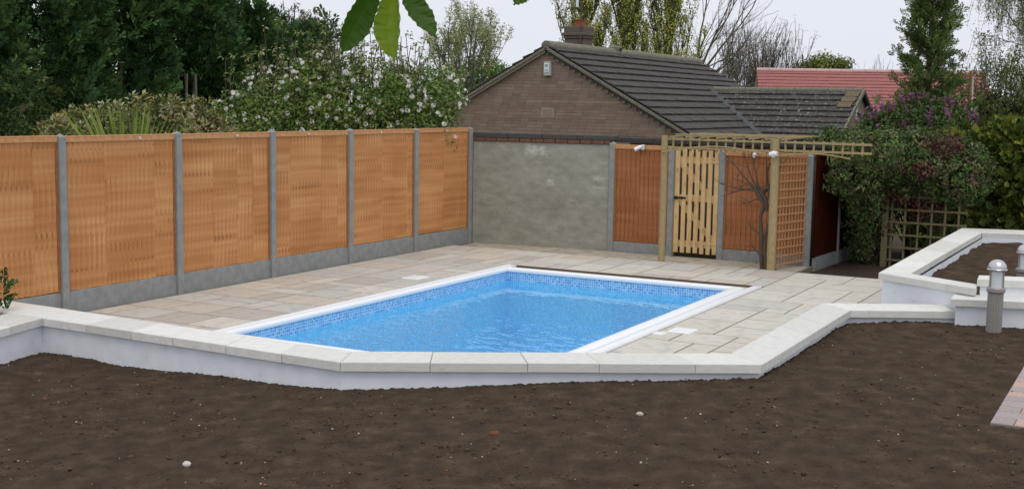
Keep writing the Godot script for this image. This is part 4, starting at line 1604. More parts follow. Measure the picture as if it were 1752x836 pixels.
func blossom(seed_: int) -> ArrayMesh:
	var r := RandomNumberGenerator.new()
	r.seed = seed_
	var m := MB.new()
	for f in 5:
		var d := Vector3(r.randf_range(-1, 1), r.randf_range(-0.4, 1), r.randf_range(-1, 1)).normalized()
		var c := d * 0.32
		var x := d.cross(Vector3(0.3, 1, 0.2)).normalized()
		var y := d.cross(x)
		for k in 5:
			var a := TAU * k / 5.0
			var o := x * cos(a) + y * sin(a)
			var q := x * -sin(a) + y * cos(a)
			m.tri(c, c + o * 0.24 + q * 0.15 + d * 0.06, c + o * 0.34 + d * 0.09, d)
			m.tri(c, c + o * 0.34 + d * 0.09, c + o * 0.24 - q * 0.15 + d * 0.06, d)
	return m.mesh()


func align(d: Vector3, s: Vector3) -> Basis:
	var y := d.normalized()
	var x := y.cross(rdir()).normalized()
	var z := x.cross(y)
	return Basis(x * s.x, y * s.y, z * s.z)


# points on and in a union of ellipsoids: [centre, radii]; each comes with its outward direction
func scatter(lobes: Array, count: int, inner := 0.55, bottom := -10.0) -> Array:
	var w := []
	var sum := 0.0
	for l in lobes:
		sum += l[1].x * l[1].z + l[1].x * l[1].y + l[1].y * l[1].z
		w.append(sum)
	var out := []
	var tries := 0
	while out.size() < count and tries < count * 12:
		tries += 1
		var pick := rng.randf() * sum
		var k := 0
		while w[k] < pick:
			k += 1
		var d := rdir()
		var f := lerpf(inner, 1.08, pow(rng.randf(), 0.5))
		var p: Vector3 = lobes[k][0] + d * lobes[k][1] * f
		if p.y < bottom:
			continue
		var deep := false
		for j in lobes.size():
			if j != k and ((p - lobes[j][0]) / lobes[j][1]).length() < inner:
				deep = true
				break
		if not deep:
			out.append([p, (d / lobes[k][1]).normalized()])
	return out


func mixcol(cols: Array) -> Color:
	var a: Color = cols[rng.randi() % cols.size()]
	var b: Color = cols[rng.randi() % cols.size()]
	return a.lerp(b, rng.randf()) * rnd(0.85, 1.15)


func crown(called: String, parent: Node, lobes: Array, count: int, meshes: ArrayMesh, mat: Material, size: Vector2, cols: Array, lift := 0.4, inner := 0.55, bottom := -10.0) -> void:
	var at := []
	var cc := PackedColorArray()
	for q in scatter(lobes, count, inner, bottom):
		var d: Vector3 = (q[1] + Vector3.UP * lift + rdir() * 0.5).normalized()
		var s := rnd(size.x, size.y)
		at.append(Transform3D(align(d, Vector3(s, s, s)), q[0]))
		cc.append(mixcol(cols))
	many(called, meshes, mat, at, cc, parent).set_meta("kind", "stuff")


func bent(a: Vector3, d: Vector3, l: float, n: int, wob: float, lift := 0.0) -> PackedVector3Array:
	var p := PackedVector3Array([a])
	var dd := d.normalized()
	for i in n:
		dd = (dd + rdir() * wob + Vector3.UP * lift).normalized()
		p.append(p[i] + dd * l / n)
	return p


func taper(r0: float, r1: float, n: int) -> PackedFloat32Array:
	var r := PackedFloat32Array()
	for i in n:
		r.append(lerpf(r0, r1, float(i) / (n - 1)))
	return r


# limbs dividing again and again; ends collects the last twigs as [point, direction]
func limbs(m: MB, a: Vector3, d: Vector3, l: float, r: float, depth: int, ends: Array, wide := 0.55, lift := 0.06, kids := 3, sides := 6) -> void:
	var n := 4
	var p := bent(a, d, l, n, 0.1, lift)
	m.tube(p, taper(r, r * 0.55, n + 1), maxi(3, sides), false)
	var dir := (p[n] - p[n - 1]).normalized()
	if depth == 0:
		ends.append([p[n], dir])
		ends.append([p[2], dir])
		return
	for k in kids:
		var t: int = n if k == 0 else 1 + rng.randi() % n
		var q := (dir + rdir() * (wide * (0.5 if k == 0 else 1.0))).normalized()
		limbs(m, p[t], q, l * rnd(0.62, 0.82), maxf(0.007, r * (0.62 if k == 0 else 0.5)), depth - 1, ends, wide, lift, kids, sides - 1)


func leylandii(at: Vector3, h: float, w: float, base: float, label: String, fr: ArrayMesh) -> void:
	var t := thing("conifer_tree", label, "tree", at, "dark conifers beyond the left fence")
	var m := MB.new()
	for k in 2:
		m.tube(bent(Vector3(rnd(-0.4, 0.4), 0, rnd(-0.4, 0.4)), Vector3.UP, h * 0.7, 4, 0.04), taper(0.13, 0.05, 5), 7)
	build("trunk", m, M.bark, t)
	var lobes := [[Vector3(0, (h + base) * 0.5, 0), Vector3(w * 0.72, (h - base) * 0.5, w * 0.72)]]
	for k in 34:
		var y := rnd(base, h - 0.5)
		var a := rnd(0, TAU)
		var rr := w * (0.85 - 0.35 * pow(clampf((y - base) / (h - base), 0, 1), 2.0))
		lobes.append([Vector3(cos(a) * rr * 0.8, y, sin(a) * rr * 0.8), Vector3(0.42, rnd(0.45, 0.8), 0.42) * rnd(0.8, 1.25)])
	for k in 6:
		lobes.append([Vector3(rnd(-0.6, 0.6) * w, h - rnd(0.0, 0.7), rnd(-0.6, 0.6) * w), Vector3(0.3, 0.7, 0.3)])
	var cols := [lin(58, 84, 50), lin(72, 100, 56), lin(46, 72, 46), lin(90, 114, 62), lin(64, 90, 54)]
	if base > 2.0:
		for k in 6:
			m = MB.new()
			var p := Vector3(1.2 + rnd(-0.5, 0.5), 0, 1.2 - rnd(-0.5, 0.5))
			m.tube(bent(p, Vector3(rnd(-0.05, 0.05), 1, rnd(-0.05, 0.05)), 3.6, 4, 0.02), taper(0.06, 0.04, 5), 6)
			build("bare_stem", m, M.bark_grey, t)
	crown("crown", t, lobes, 2600, fr, M.needle, Vector2(0.35, 0.62), cols, 0.75, 0.6)


func vegetation_left() -> void:
	var fr := frond(3)
	var row := [[-11.6, -4.6, 5.4, "nearest dark conifer at the far left edge"], [-12.0, -7.8, 5.6, "second dark conifer from the left edge"], [-12.8, -10.8, 5.7, "dark conifer behind the rounded variegated bush"], [-13.7, -14.0, 5.9, "dark conifer above the right end of the variegated bush"], [-14.5, -17.6, 5.75, "dark conifer with bare stems showing left of the apple tree"], [-15.9, -21.3, 5.6, "dark conifer directly behind the apple tree's left shoots"], [-17.0, -25.6, 5.3, "farthest and lowest dark conifer, ending the row at the bare tree"]]
	for k in row.size():
		var q: Array = row[k]
		leylandii(Vector3(q[0], -0.4, q[1]), q[2], 1.95, 2.5 if k == 4 else 0.9, "tall " + q[3], fr)
	# rounded variegated bush
	var t := thing("variegated_bush", "rounded cream and olive variegated bush just over the left fence", "bush", Vector3(-2.55, -0.4, -3.75))
	var m := MB.new()
	for k in 5:
		m.tube(bent(Vector3(rnd(-0.2, 0.2), 0, rnd(-0.2, 0.2)), Vector3(rnd(-0.4, 0.4), 1, rnd(-0.4, 0.4)), 1.8, 4, 0.1), taper(0.05, 0.02, 5), 6)
	build("stem", m, M.bark, t)
	var lb := leaf_clump(12, 0.42, 0.2, 4, 0.0, 0.45)
	var lobes := [[Vector3(0, 1.62, 0), Vector3(1.2, 1.2, 1.2)], [Vector3(0.3, 1.75, -0.45), Vector3(0.85, 1.12, 0.75)], [Vector3(-0.35, 1.5, 0.85), Vector3(0.8, 1.12, 0.8)], [Vector3(0.5, 1.8, -0.8), Vector3(0.55, 1.0, 0.5)]]
	crown("foliage", t, lobes, 2400, lb, M.leaf, Vector2(0.15, 0.26), [lin(128, 128, 78), lin(96, 108, 60), lin(168, 160, 116), lin(146, 122, 80), lin(84, 98, 62), lin(176, 172, 140)], 0.6, 0.7)
	# sword-leaved plant in front of it
	t = thing("sword_leaved_plant", "green clump of upright sword-shaped leaves in front of the variegated bush", "plant", Vector3(-1.55, 1.08, -2.55))
	for k in 120:
		var a := rnd(0, TAU)
		var lean := pow(rng.randf(), 1.2) * 0.6
		if k < 10:
			a = PI + 0.4 - rnd(0.0, 0.6) + PI * 0.5
			lean = rnd(0.9, 1.25)
		var d := Vector3(cos(a) * lean, 1, sin(a) * lean).normalized()
		var l := rnd(1.0, 1.52)
		var side := d.cross(Vector3(cos(a + 1.4), 0.1, sin(a + 1.4))).normalized()
		m = MB.new()
		var w := rnd(0.016, 0.027)
		var prev := Vector3(cos(a), 0, sin(a)) * 0.08
		var pw := w * 0.6
		for s in 5:
			var f := (s + 1) / 5.0
			var p := Vector3(cos(a), 0, sin(a)) * 0.08 + d * l * f + Vector3(cos(a), -0.6, sin(a)) * lean * 0.25 * f * f
			var nw := w * (1.0 - pow(f, 3.0))
			m.quad(prev - side * pw, prev + side * pw, p + side * nw, p - side * nw, side.cross(d))
			prev = p
			pw = nw
		m.tint = mixcol([lin(112, 136, 56), lin(134, 154, 72), lin(92, 118, 50), lin(150, 158, 92)])
		for i in m.c.size():
			m.c[i] = m.tint
		build("leaf", m, M.leaf, t)
	m = MB.new()
	m.tube(PackedVector3Array([Vector3(0, -1.48, 0), Vector3(0.02, -0.5, 0), Vector3(0, 0.15, 0)]), PackedFloat32Array([0.1, 0.09, 0.08]), 8)
	build("trunk", m, M.bark, t)
	# looser drooping shrub at the left edge
	t = thing("drooping_shrub", "loose yellow-green drooping shrub at the far left edge above the fence", "shrub", Vector3(-5.3, -0.4, -3.9))
	m = MB.new()
	m.tube(bent(Vector3(), Vector3.UP, 2.8, 4, 0.06), taper(0.07, 0.03, 5), 7)
	build("trunk", m, M.bark, t)
	crown("foliage", t, [[Vector3(0, 2.5, 0), Vector3(0.55, 1.0, 0.55)], [Vector3(0.15, 2.0, 0.5), Vector3(0.5, 0.9, 0.6)], [Vector3(0.2, 1.8, -0.5), Vector3(0.5, 0.7, 0.6)]], 620, frond(9, 9, 0.14), M.needle, Vector2(0.16, 0.32), [lin(66, 82, 44), lin(50, 68, 38), lin(92, 102, 58), lin(38, 54, 32)], -0.7, 0.5)
	t = thing("low_shrub", "dark green low shrub between the left edge and the variegated bush", "shrub", Vector3(-4.1, -0.4, -2.9))
	crown("foliage", t, [[Vector3(0, 1.4, 0), Vector3(0.8, 1.15, 0.8)], [Vector3(-0.8, 1.2, 0.5), Vector3(0.8, 1.1, 0.8)]], 650, leaf_clump(14, 0.36, 0.16, 5), M.leaf, Vector2(0.16, 0.28), [lin(56, 72, 36), lin(74, 88, 44), lin(40, 54, 30)], 0.2, 0.6)
	m = MB.new()
	m.tube(bent(Vector3(), Vector3.UP, 1.6, 3, 0.08), taper(0.06, 0.03, 4), 6)
	build("trunk", m, M.bark, t)
	apple_tree()
	# leafless crown over the conifers
	t = thing("bare_tree", "greyish leafless treetop rising behind the end of the conifer row", "tree", Vector3(-23.4, -0.4, -34.7))
	m = MB.new()
	var ends := []
	limbs(m, Vector3(), Vector3.UP, 2.4, 0.2, 4, ends, 0.62, 0.1, 4)
	limbs(m, Vector3(0.3, 0, 0), Vector3(0.3, 1, 0.1), 2.4, 0.16, 4, ends, 0.62, 0.1, 4)
	build("trunk", m, M.bark_grey, t)
	tufts("twig_tips", t, ends, leaf_clump(7, 0.6, 0.07, 14, 0.0, 0.3), M.leaf, Vector2(0.3, 0.6), [lin(140, 132, 112), lin(120, 114, 92)], 1)
	# pale spring tree between apple tree and bungalow
	t = thing("pale_spring_tree", "airy upright tree in pale new leaf standing behind the apple tree, left of the bungalow", "tree", Vector3(-11.9, -0.4, -29.3))
	m = MB.new()
	ends = []
	m.tube(bent(Vector3(), Vector3.UP, 3.2, 4, 0.03), taper(0.13, 0.09, 5), 8)
	for k in 9:
		var a := TAU * k / 9.0
		limbs(m, Vector3(0, rnd(2.2, 3.3), 0), Vector3(cos(a) * rnd(0.35, 0.95), 1, sin(a) * rnd(0.35, 0.95)), rnd(1.1, 1.5), 0.055, 3, ends, 0.5, 0.12, 3, 5)
	build("trunk", m, M.bark_grey, t)
	tufts("crown", t, ends, leaf_clump(7, 0.45, 0.2, 15), M.leaf, Vector2(0.1, 0.2), [lin(176, 182, 134), lin(196, 196, 160), lin(150, 160, 104)], 5)
	# bright bush by the eaves
	t = thing("bright_green_bush", "fresh bright green bush at the bungalow's left eaves", "bush", Vector3(-12.7, -0.4, -32.0))
	m = MB.new()
	m.tube(bent(Vector3(), Vector3.UP, 3.0, 4, 0.05), taper(0.14, 0.05, 5), 7)
	build("trunk", m, M.bark, t)
	crown("crown", t, [[Vector3(0, 3.3, 0), Vector3(1.25, 1.3, 1.25)], [Vector3(0.7, 3.0, -0.4), Vector3(0.9, 0.95, 0.9)], [Vector3(-0.8, 3.1, 0.5), Vector3(0.9, 1.0, 0.9)]], 1100, leaf_clump(14, 0.4, 0.2, 6), M.leaf, Vector2(0.22, 0.4), [lin(104, 140, 58), lin(128, 160, 72), lin(84, 120, 50)], 0.3, 0.6)


func tufts(called: String, parent: Node, ends: Array, mesh: ArrayMesh, mat: Material, size: Vector2, cols: Array, each: int) -> void:
	var at := []
	var cc := PackedColorArray()
	for e in ends:
		for k in each:
			var s := rnd(size.x, size.y)
			at.append(Transform3D(align(e[1] + rdir() * 0.5, Vector3(s, s, s)), e[0] + rdir() * rnd(0.0, 0.14)))
			cc.append(mixcol(cols))
	many(called, mesh, mat, at, cc, parent).set_meta("kind", "stuff")


func apple_tree() -> void:
	var c := Vector3(-1.95, -0.4, -8.1)
	var ax := Vector3(0.88, 0, -0.47)
	var t := thing("apple_tree", "broad apple tree in white blossom leaning over the left fence's far end", "tree", c)
	var m := MB.new()
	var ends := []
	m.tube(PackedVector3Array([Vector3(0, 0, 0), Vector3(0.03, 0.5, 0.02), Vector3(-0.02, 1.1, 0)]), PackedFloat32Array([0.16, 0.13, 0.12]), 9)
	var lobes := [[ax * -1.75 + Vector3(0, 2.15, 0), Vector3(0.75, 0.85, 0.75)], [ax * -1.1 + Vector3(0, 2.3, 0.1), Vector3(0.85, 1.1, 0.85)], [ax * -0.3 + Vector3(0, 2.5, 0), Vector3(0.95, 1.2, 0.95)], [ax * 0.5 + Vector3(0, 2.5, 0), Vector3(0.95, 1.2, 0.95)], [ax * 1.2 + Vector3(0, 2.45, 0), Vector3(0.85, 1.05, 0.85)], [ax * 1.7 + Vector3(-0.1, 3.0, 0), Vector3(0.6, 0.55, 0.6)], [ax * 0.9 + Vector3(0.2, 2.95, 0.3), Vector3(0.5, 0.4, 0.5)]]
	for k in 11:
		var l: Array = lobes[k % 6]
		limbs(m, Vector3(0, rnd(0.9, 1.3), 0), l[0] + rdir() * 0.4 - Vector3(0, 1.2, 0), rnd(0.8, 1.1), 0.05, 3, ends, 0.6, 0.08, 3, 5)
	build("trunk", m, M.bark, t)
	var green := [lin(120, 146, 70), lin(98, 128, 58), lin(142, 162, 90), lin(80, 108, 52), lin(150, 156, 106), lin(106, 118, 72)]
	crown("crown", t, lobes, 3800, leaf_clump(12, 0.36, 0.2, 7), M.leaf, Vector2(0.13, 0.23), green, 0.4, 0.45)
	# upright water shoots with leaf tufts at their heads
	m = MB.new()
	var tips := []
	for k in 105:
		var u := rnd(-1.75, 1.5)
		var h := 1.0 - 0.12 * u * u
		var p := ax * u + Vector3(rnd(-0.5, 0.5), 2.6 + 0.6 * h + rnd(-0.2, 0.1), rnd(-0.5, 0.5))
		var l := rnd(0.45, 1.05) * (1.0 if u > -1.2 else 0.85)
		var q := bent(p, Vector3(rnd(-0.15, 0.15), 1, rnd(-0.15, 0.15)), l, 3, 0.05)
		m.tube(q, taper(0.009, 0.006, 4), 4)
		for s in [1, 2, 3]:
			tips.append([q[s], Vector3.UP])
	build("water_shoots", m, M.bark, t)
	tufts("shoot_leaves", t, tips, leaf_clump(7, 0.5, 0.24, 8, -0.1, 0.3), M.leaf, Vector2(0.1, 0.18), [lin(142, 154, 98), lin(166, 172, 124), lin(118, 132, 82)], 1)
	var at := []
	var cc := PackedColorArray()
	for q in scatter(lobes, 700, 0.85):
		if q[1].y < -0.3:
			continue
		var s := rnd(0.05, 0.095)
		at.append(Transform3D(align(q[1] + Vector3.UP * 0.5, Vector3(s, s, s)), q[0] + q[1] * 0.05))
		cc.append(lin(250, 250, 248).lerp(lin(246, 230, 230), rng.randf() * 0.6))
	many("blossom", blossom(2), M.petal, at, cc, t).set_meta("kind", "stuff")


func vegetation_back() -> void:
	# Lombardy poplars: bundles of steep branches hung with small yellow-green leaves
	var pl := leaf_clump(10, 0.4, 0.26, 10, 0.1)
	for q in [[-10.1, -36.0, "leftmost of the tall yellow-green poplars, behind the chimney"], [-8.55, -36.9, "middle tall yellow-green poplar with a dark forked trunk above the roof ridge"], [-7.1, -37.6, "right-hand tall yellow-green poplar beside the leaning bare tree"]]:
		var t := thing("poplar_tree", q[2], "tree", Vector3(q[0], -0.4, q[1]), "tall poplars behind the bungalow")
		var m := MB.new()
		m.tube(bent(Vector3(), Vector3.UP, 9.0, 6, 0.02), taper(0.24, 0.07, 7), 9)
		var ends := []
		for k in 30:
			var y0 := rnd(1.2, 7.5)
			var a := rnd(0, TAU)
			var d := Vector3(cos(a) * rnd(0.15, 0.55), 1, sin(a) * rnd(0.15, 0.55))
			var p := bent(Vector3(cos(a) * 0.1, y0, sin(a) * 0.1), d, rnd(2.4, 4.2), 7, 0.05, 0.05)
			m.tube(p, taper(rnd(0.035, 0.075), 0.012, 8), 5, false)
			for i in range(1, 8):
				for s in 7:
					var pp := bent(p[i], Vector3(rnd(-0.5, 0.5), 1, rnd(-0.5, 0.5)), rnd(0.3, 0.8), 2, 0.1)
					m.tube(pp, taper(0.014, 0.007, 3), 3, false)
					ends.append([pp[2], Vector3.UP])
					if s < 2:
						ends.append([pp[1], Vector3.UP])
		build("trunk", m, M.bark_olive, t)
		tufts("crown", t, ends, pl, M.leaf, Vector2(0.13, 0.26), [lin(186, 188, 96), lin(200, 200, 114), lin(162, 168, 84), lin(176, 168, 104)], 1)
	# leaning bare tree to their right
	var t := thing("leaning_bare_tree", "dark leafless tree leaning right from the poplars over the bungalow roof", "tree", Vector3(-7.2, -0.4, -39.8))
	var m := MB.new()
	var ends := []
	m.tube(PackedVector3Array([Vector3(), Vector3(0.2, 2.0, 0), Vector3(0.55, 4.2, -0.1)]), PackedFloat32Array([0.22, 0.18, 0.13]), 9)
	for q in [[0.3, 3.4, 1.0, 0.55, 1.8], [0.5, 4.1, 0.7, 0.9, 2.1], [0.45, 4.0, 0.35, 1.2, 2.0], [0.35, 3.9, 0.95, 0.35, 1.5], [0.5, 4.2, 0.1, 1.1, 1.8], [0.2, 2.9, 1.1, 0.5, 1.6]]:
		limbs(m, Vector3(q[0], q[1], -0.1), Vector3(q[2], q[3], -0.45 * q[2]), q[4], 0.065, 4, ends, 0.62, 0.07, 3, 6)
	build("trunk", m, M.bark_grey, t)
	# hazier bare thicket beyond
	for q in [[-7.3, -46.6, "left half of the fine-twigged bare trees above the bungalow wing"], [-5.75, -47.4, "right half of the fine-twigged bare trees, left of the red roof's end"]]:
		t = thing("bare_twiggy_tree", q[2], "tree", Vector3(q[0], -0.4, q[1]))
		m = MB.new()
		ends = []
		for k in 9:
			limbs(m, Vector3(rnd(-0.9, 0.9), 0, rnd(-0.4, 0.4)), Vector3(rnd(-0.25, 0.25), 1, rnd(-0.2, 0.2)), 2.5, 0.075, 3, ends, 0.38, 0.1, 4, 5)
		build("trunk", m, M.bark_grey, t)
		tufts("buds", t, ends, leaf_clump(6, 0.5, 0.1, 16, 0.0, 0.3), M.leaf, Vector2(0.1, 0.22), [lin(112, 104, 88), lin(96, 92, 72), lin(124, 124, 92)], 1)
	t = thing("small_green_tree", "small rounded yellow-green tree peeping over the red roof", "tree", Vector3(-3.55, -0.4, -48.6))
	m = MB.new()
	ends = []
	limbs(m, Vector3(), Vector3.UP, 2.4, 0.14, 2, ends, 0.6)
	build("trunk", m, M.bark, t)
	crown("crown", t, [[Vector3(0, 5.0, 0), Vector3(0.8, 0.5, 0.8)], [Vector3(0.75, 4.9, -0.4), Vector3(0.55, 0.42, 0.5)], [Vector3(-0.75, 4.75, 0.3), Vector3(0.5, 0.38, 0.5)], [Vector3(0, 4.3, 0), Vector3(1.0, 0.6, 0.8)]], 420, leaf_clump(10, 0.45, 0.24, 11), M.leaf, Vector2(0.25, 0.45), [lin(126, 140, 72), lin(146, 156, 90), lin(98, 112, 58)], 0.4, 0.3)
	t = thing("faint_bare_tree", "faint distant bare treetop between the red roof and the tall conifer", "tree", Vector3(-3.8, -0.4, -62.2))
	m = MB.new()
	ends = []
	for k in 5:
		limbs(m, Vector3(rnd(-0.6, 0.6), 0, 0), Vector3(rnd(-0.3, 0.3), 1, rnd(-0.2, 0.2)), 2.3, 0.06, 3, ends, 0.5, 0.08, 3, 5)
	build("trunk", m, M.bark_grey, t)


func vegetation_right() -> void:
	# open pyramidal conifer
	var t := thing("pyramidal_conifer", "tall open pyramidal conifer rising above the red roof's right end", "tree", Vector3(5.9, -0.4, -21.5))
	var m := MB.new()
	m.tube(bent(Vector3(), Vector3.UP, 7.3, 6, 0.01), taper(0.12, 0.02, 7), 8)
	var at := []
	var cc := PackedColorArray()
	var cols := [lin(96, 118, 68), lin(114, 134, 76), lin(78, 100, 60), lin(130, 146, 90)]
	for k in 170:
		var y := lerpf(1.0, 7.1, pow(rng.randf(), 0.85))
		var a := rnd(0, TAU)
		var reach := lerpf(1.65, 0.36, pow(clampf((y - 1.0) / 6.1, 0, 1), 0.9)) * rnd(0.65, 1.12)
		var d := Vector3(cos(a), rnd(0.25, 0.6), sin(a))
		var p := bent(Vector3(0, y - 0.15, 0), d, reach, 4, 0.08, 0.1)
		m.tube(p, taper(0.02, 0.006, 5), 4, false)
		for i in range(1, 5):
			for s in 5:
				var sz := rnd(0.22, 0.42) * (1.15 - 0.13 * i)
				at.append(Transform3D(align((p[i] - p[i - 1]).normalized() + rdir() * 0.7 + Vector3.UP * 0.15, Vector3(sz, sz, sz)), p[i] + rdir() * 0.08))
				cc.append(mixcol(cols))
	build("trunk", m, M.bark, t)
	many("crown", frond(21, 12, 0.1), M.needle, at, cc, t).set_meta("kind", "stuff")
	# loose olive trees behind at the right edge
	t = thing("weeping_birch", "pale grey-green weeping tree with thin hanging twigs at the upper right edge", "tree", Vector3(7.6, -0.4, -31.5))
	m = MB.new()
	var ends := []
	m.tube(bent(Vector3(), Vector3.UP, 5.5, 5, 0.03), taper(0.16, 0.07, 6), 8)
	for k in 12:
		var a := TAU * k / 12.0
		limbs(m, Vector3(0, rnd(2.6, 6.0), 0), Vector3(cos(a), 0.8, sin(a)), rnd(0.9, 1.3), 0.04, 3, ends, 0.6, -0.02, 3, 5)
	for e in ends.duplicate():
		var p := bent(e[0], Vector3(rnd(-0.3, 0.3), -1, rnd(-0.3, 0.3)), rnd(0.5, 1.2), 3, 0.08)
		m.tube(p, taper(0.007, 0.004, 4), 3, false)
		for i in 4:
			ends.append([p[i], Vector3.DOWN])
	build("trunk", m, M.bark_grey, t)
	tufts("crown", t, ends, leaf_clump(6, 0.5, 0.2, 17, 0.3), M.leaf, Vector2(0.1, 0.2), [lin(150, 156, 122), lin(126, 136, 98), lin(172, 172, 146)], 1)
	for q in [[6.75, -26.9, 1.0, "olive-green loose shrub tree right of the pyramidal conifer"], [8.0, -27.6, 1.15, "olive-green loose shrub tree at the right edge below the weeping tree"]]:
		t = thing("olive_shrub_tree", q[3], "tree", Vector3(q[0], -0.4, q[1]))
		m = MB.new()
		ends = []
		for k in 8:
			limbs(m, Vector3(rnd(-0.5, 0.5), 0, rnd(-0.4, 0.4)), Vector3(rnd(-0.3, 0.3), 1, rnd(-0.3, 0.3)), 1.7, 0.045, 3, ends, 0.45, 0.06, 3, 5)
		build("trunk", m, M.bark_olive, t)
		tufts("crown", t, ends, leaf_clump(9, 0.45, 0.18, 18, 0.2), M.leaf, Vector2(0.16, 0.3), [lin(104, 112, 66), lin(124, 130, 82), lin(84, 94, 54)], 2)
		crown("low_foliage", t, [[Vector3(0, 1.8, 0), Vector3(0.9, 1.5 * q[2], 0.8)]], 500, leaf_clump(12, 0.45, 0.18, 19), M.leaf, Vector2(0.2, 0.38), [lin(92, 102, 58), lin(112, 118, 72), lin(76, 88, 50)], 0.2, 0.4)
	t = thing("garden_pole", "thin brown and white pole standing right of the pyramidal conifer", "pole", Vector3(6.9, -0.4, -21.95))
	m = MB.new()
	m.tube(PackedVector3Array([Vector3(-0.09, 0, 0), Vector3(-0.11, 3.9, 0)]), PackedFloat32Array([0.035, 0.03]), 8)
	build("brown_pole", m, M.batten, t)
	m = MB.new()
	m.tube(PackedVector3Array([Vector3(0.0, 0, 0), Vector3(-0.06, 3.75, 0)]), PackedFloat32Array([0.022, 0.02]), 8)
	build("white_pole", m, M.plastic_dull, t)
	# lilac
	t = thing("lilac_bush", "lilac bush with purple flower heads on top, in front of the pyramidal conifer", "bush", Vector3(7.15, -0.4, -13.5))
	m = MB.new()
	ends = []
	for k in 6:
		limbs(m, Vector3(rnd(-0.2, 0.2), 0, rnd(-0.2, 0.2)), Vector3(rnd(-0.5, 0.5), 1, rnd(-0.3, 0.3)), 1.1, 0.035, 2, ends, 0.5)
	build("stem", m, M.bark, t)
	var lobes := [[Vector3(-0.6, 2.35, 0.2), Vector3(0.55, 0.55, 0.5)], [Vector3(-0.1, 2.5, 0), Vector3(0.6, 0.6, 0.5)], [Vector3(0.45, 2.5, -0.1), Vector3(0.55, 0.55, 0.5)], [Vector3(0, 1.7, 0), Vector3(1.0, 0.8, 0.6)]]
	crown("foliage", t, lobes, 1000, leaf_clump(11, 0.4, 0.28, 12), M.leaf, Vector2(0.15, 0.27), [lin(78, 104, 56), lin(98, 120, 66), lin(60, 84, 48), lin(104, 98, 66)], 0.3, 0.5)
	var flat := []
	var fc := PackedColorArray()
	for q in scatter(lobes.slice(0, 3), 190, 0.9):
		if q[1].y > 0.1:
			for s in 3:
				var z := rnd(0.05, 0.085)
				flat.append(Transform3D(align(rdir(), Vector3(z, z, z)), q[0] + Vector3.UP * (0.03 + 0.045 * s) + rdir() * 0.015))
				fc.append(lin(146, 86, 132).lerp(lin(178, 126, 166), rng.randf()))
	many("flower_heads", blossom(5), M.petal, flat, fc, t).set_meta("kind", "stuff")
	# climbers over the trellis: green, with dark red young leaves
	t = thing("climbing_shrub", "big green climbing shrub smothering the trellis and the pergola's right end", "shrub", Vector3(6.9, -0.2, -11.75))
	m = MB.new()
	ends = []
	for k in 7:
		limbs(m, Vector3(rnd(-0.5, 0.9), 0, rnd(-0.2, 0.2)), Vector3(rnd(-0.4, 0.4), 1, rnd(-0.2, 0.2)), 1.0, 0.028, 2, ends, 0.5)
	for k in 14:
		var x := rnd(0.1, 1.3)
		m.tube(bent(Vector3(x, 0, 0.15), Vector3(rnd(-0.3, 0.3), 1, 0), rnd(1.0, 1.5), 4, 0.1), taper(0.012, 0.006, 5), 4)
	build("stem", m, M.bark_olive, t)
	lobes = [[Vector3(-0.55, 1.75, 0.45), Vector3(0.5, 0.42, 0.5)], [Vector3(-0.15, 1.85, 0.1), Vector3(0.75, 0.5, 0.6)], [Vector3(0.45, 1.85, -0.1), Vector3(0.7, 0.5, 0.6)], [Vector3(-0.3, 1.35, 0.4), Vector3(0.42, 0.4, 0.4)], [Vector3(0.2, 1.55, 0.1), Vector3(0.6, 0.42, 0.5)], [Vector3(0.85, 1.65, 0.0), Vector3(0.6, 0.5, 0.5)], [Vector3(-0.25, 0.75, 0.3), Vector3(0.3, 0.5, 0.3)], [Vector3(-0.2, 0.35, 0.25), Vector3(0.25, 0.35, 0.25)], [Vector3(0.95, 1.85, 0.1), Vector3(0.6, 0.5, 0.5)], [Vector3(1.35, 1.7, 0.2), Vector3(0.45, 0.5, 0.45)], [Vector3(0.5, 1.75, 0.55), Vector3(0.6, 0.4, 0.3)], [Vector3(1.2, 1.6, 0.55), Vector3(0.5, 0.4, 0.28)], [Vector3(-0.75, 2.1, 0.5), Vector3(0.4, 0.3, 0.4)], [Vector3(0.3, 2.15, 0.0), Vector3(0.7, 0.25, 0.5)], [Vector3(0.25, 2.1, 2.55), Vector3(0.36, 0.28, 0.35)], [Vector3(-0.2, 1.7, 1.5), Vector3(0.4, 0.4, 0.45)], [Vector3(0.0, 2.0, 1.3), Vector3(0.5, 0.35, 0.6)], [Vector3(-0.1, 1.25, 1.1), Vector3(0.28, 0.4, 0.3)]]
	crown("foliage", t, lobes, 5200, leaf_clump(11, 0.4, 0.22, 13, 0.3), M.leaf, Vector2(0.12, 0.22), [lin(80, 106, 56), lin(100, 124, 68), lin(60, 82, 46), lin(124, 136, 90), lin(76, 94, 56), lin(108, 88, 76)], 0.1, 0.45)
	var red := [[Vector3(0.35, 1.3, 0.3), Vector3(0.42, 0.28, 0.35)], [Vector3(0.0, 1.15, 0.4), Vector3(0.25, 0.3, 0.25)], [Vector3(0.75, 1.2, 0.2), Vector3(0.4, 0.3, 0.35)], [Vector3(0.55, 1.7, 0.35), Vector3(0.3, 0.2, 0.3)], [Vector3(0.15, 0.75, 0.35), Vector3(0.16, 0.2, 0.18)], [Vector3(1.0, 2.1, 0.4), Vector3(0.4, 0.22, 0.35)], [Vector3(0.75, 1.75, 0.75), Vector3(0.3, 0.16, 0.2)], [Vector3(-0.3, 1.2, 0.85), Vector3(0.2, 0.15, 0.15)]]
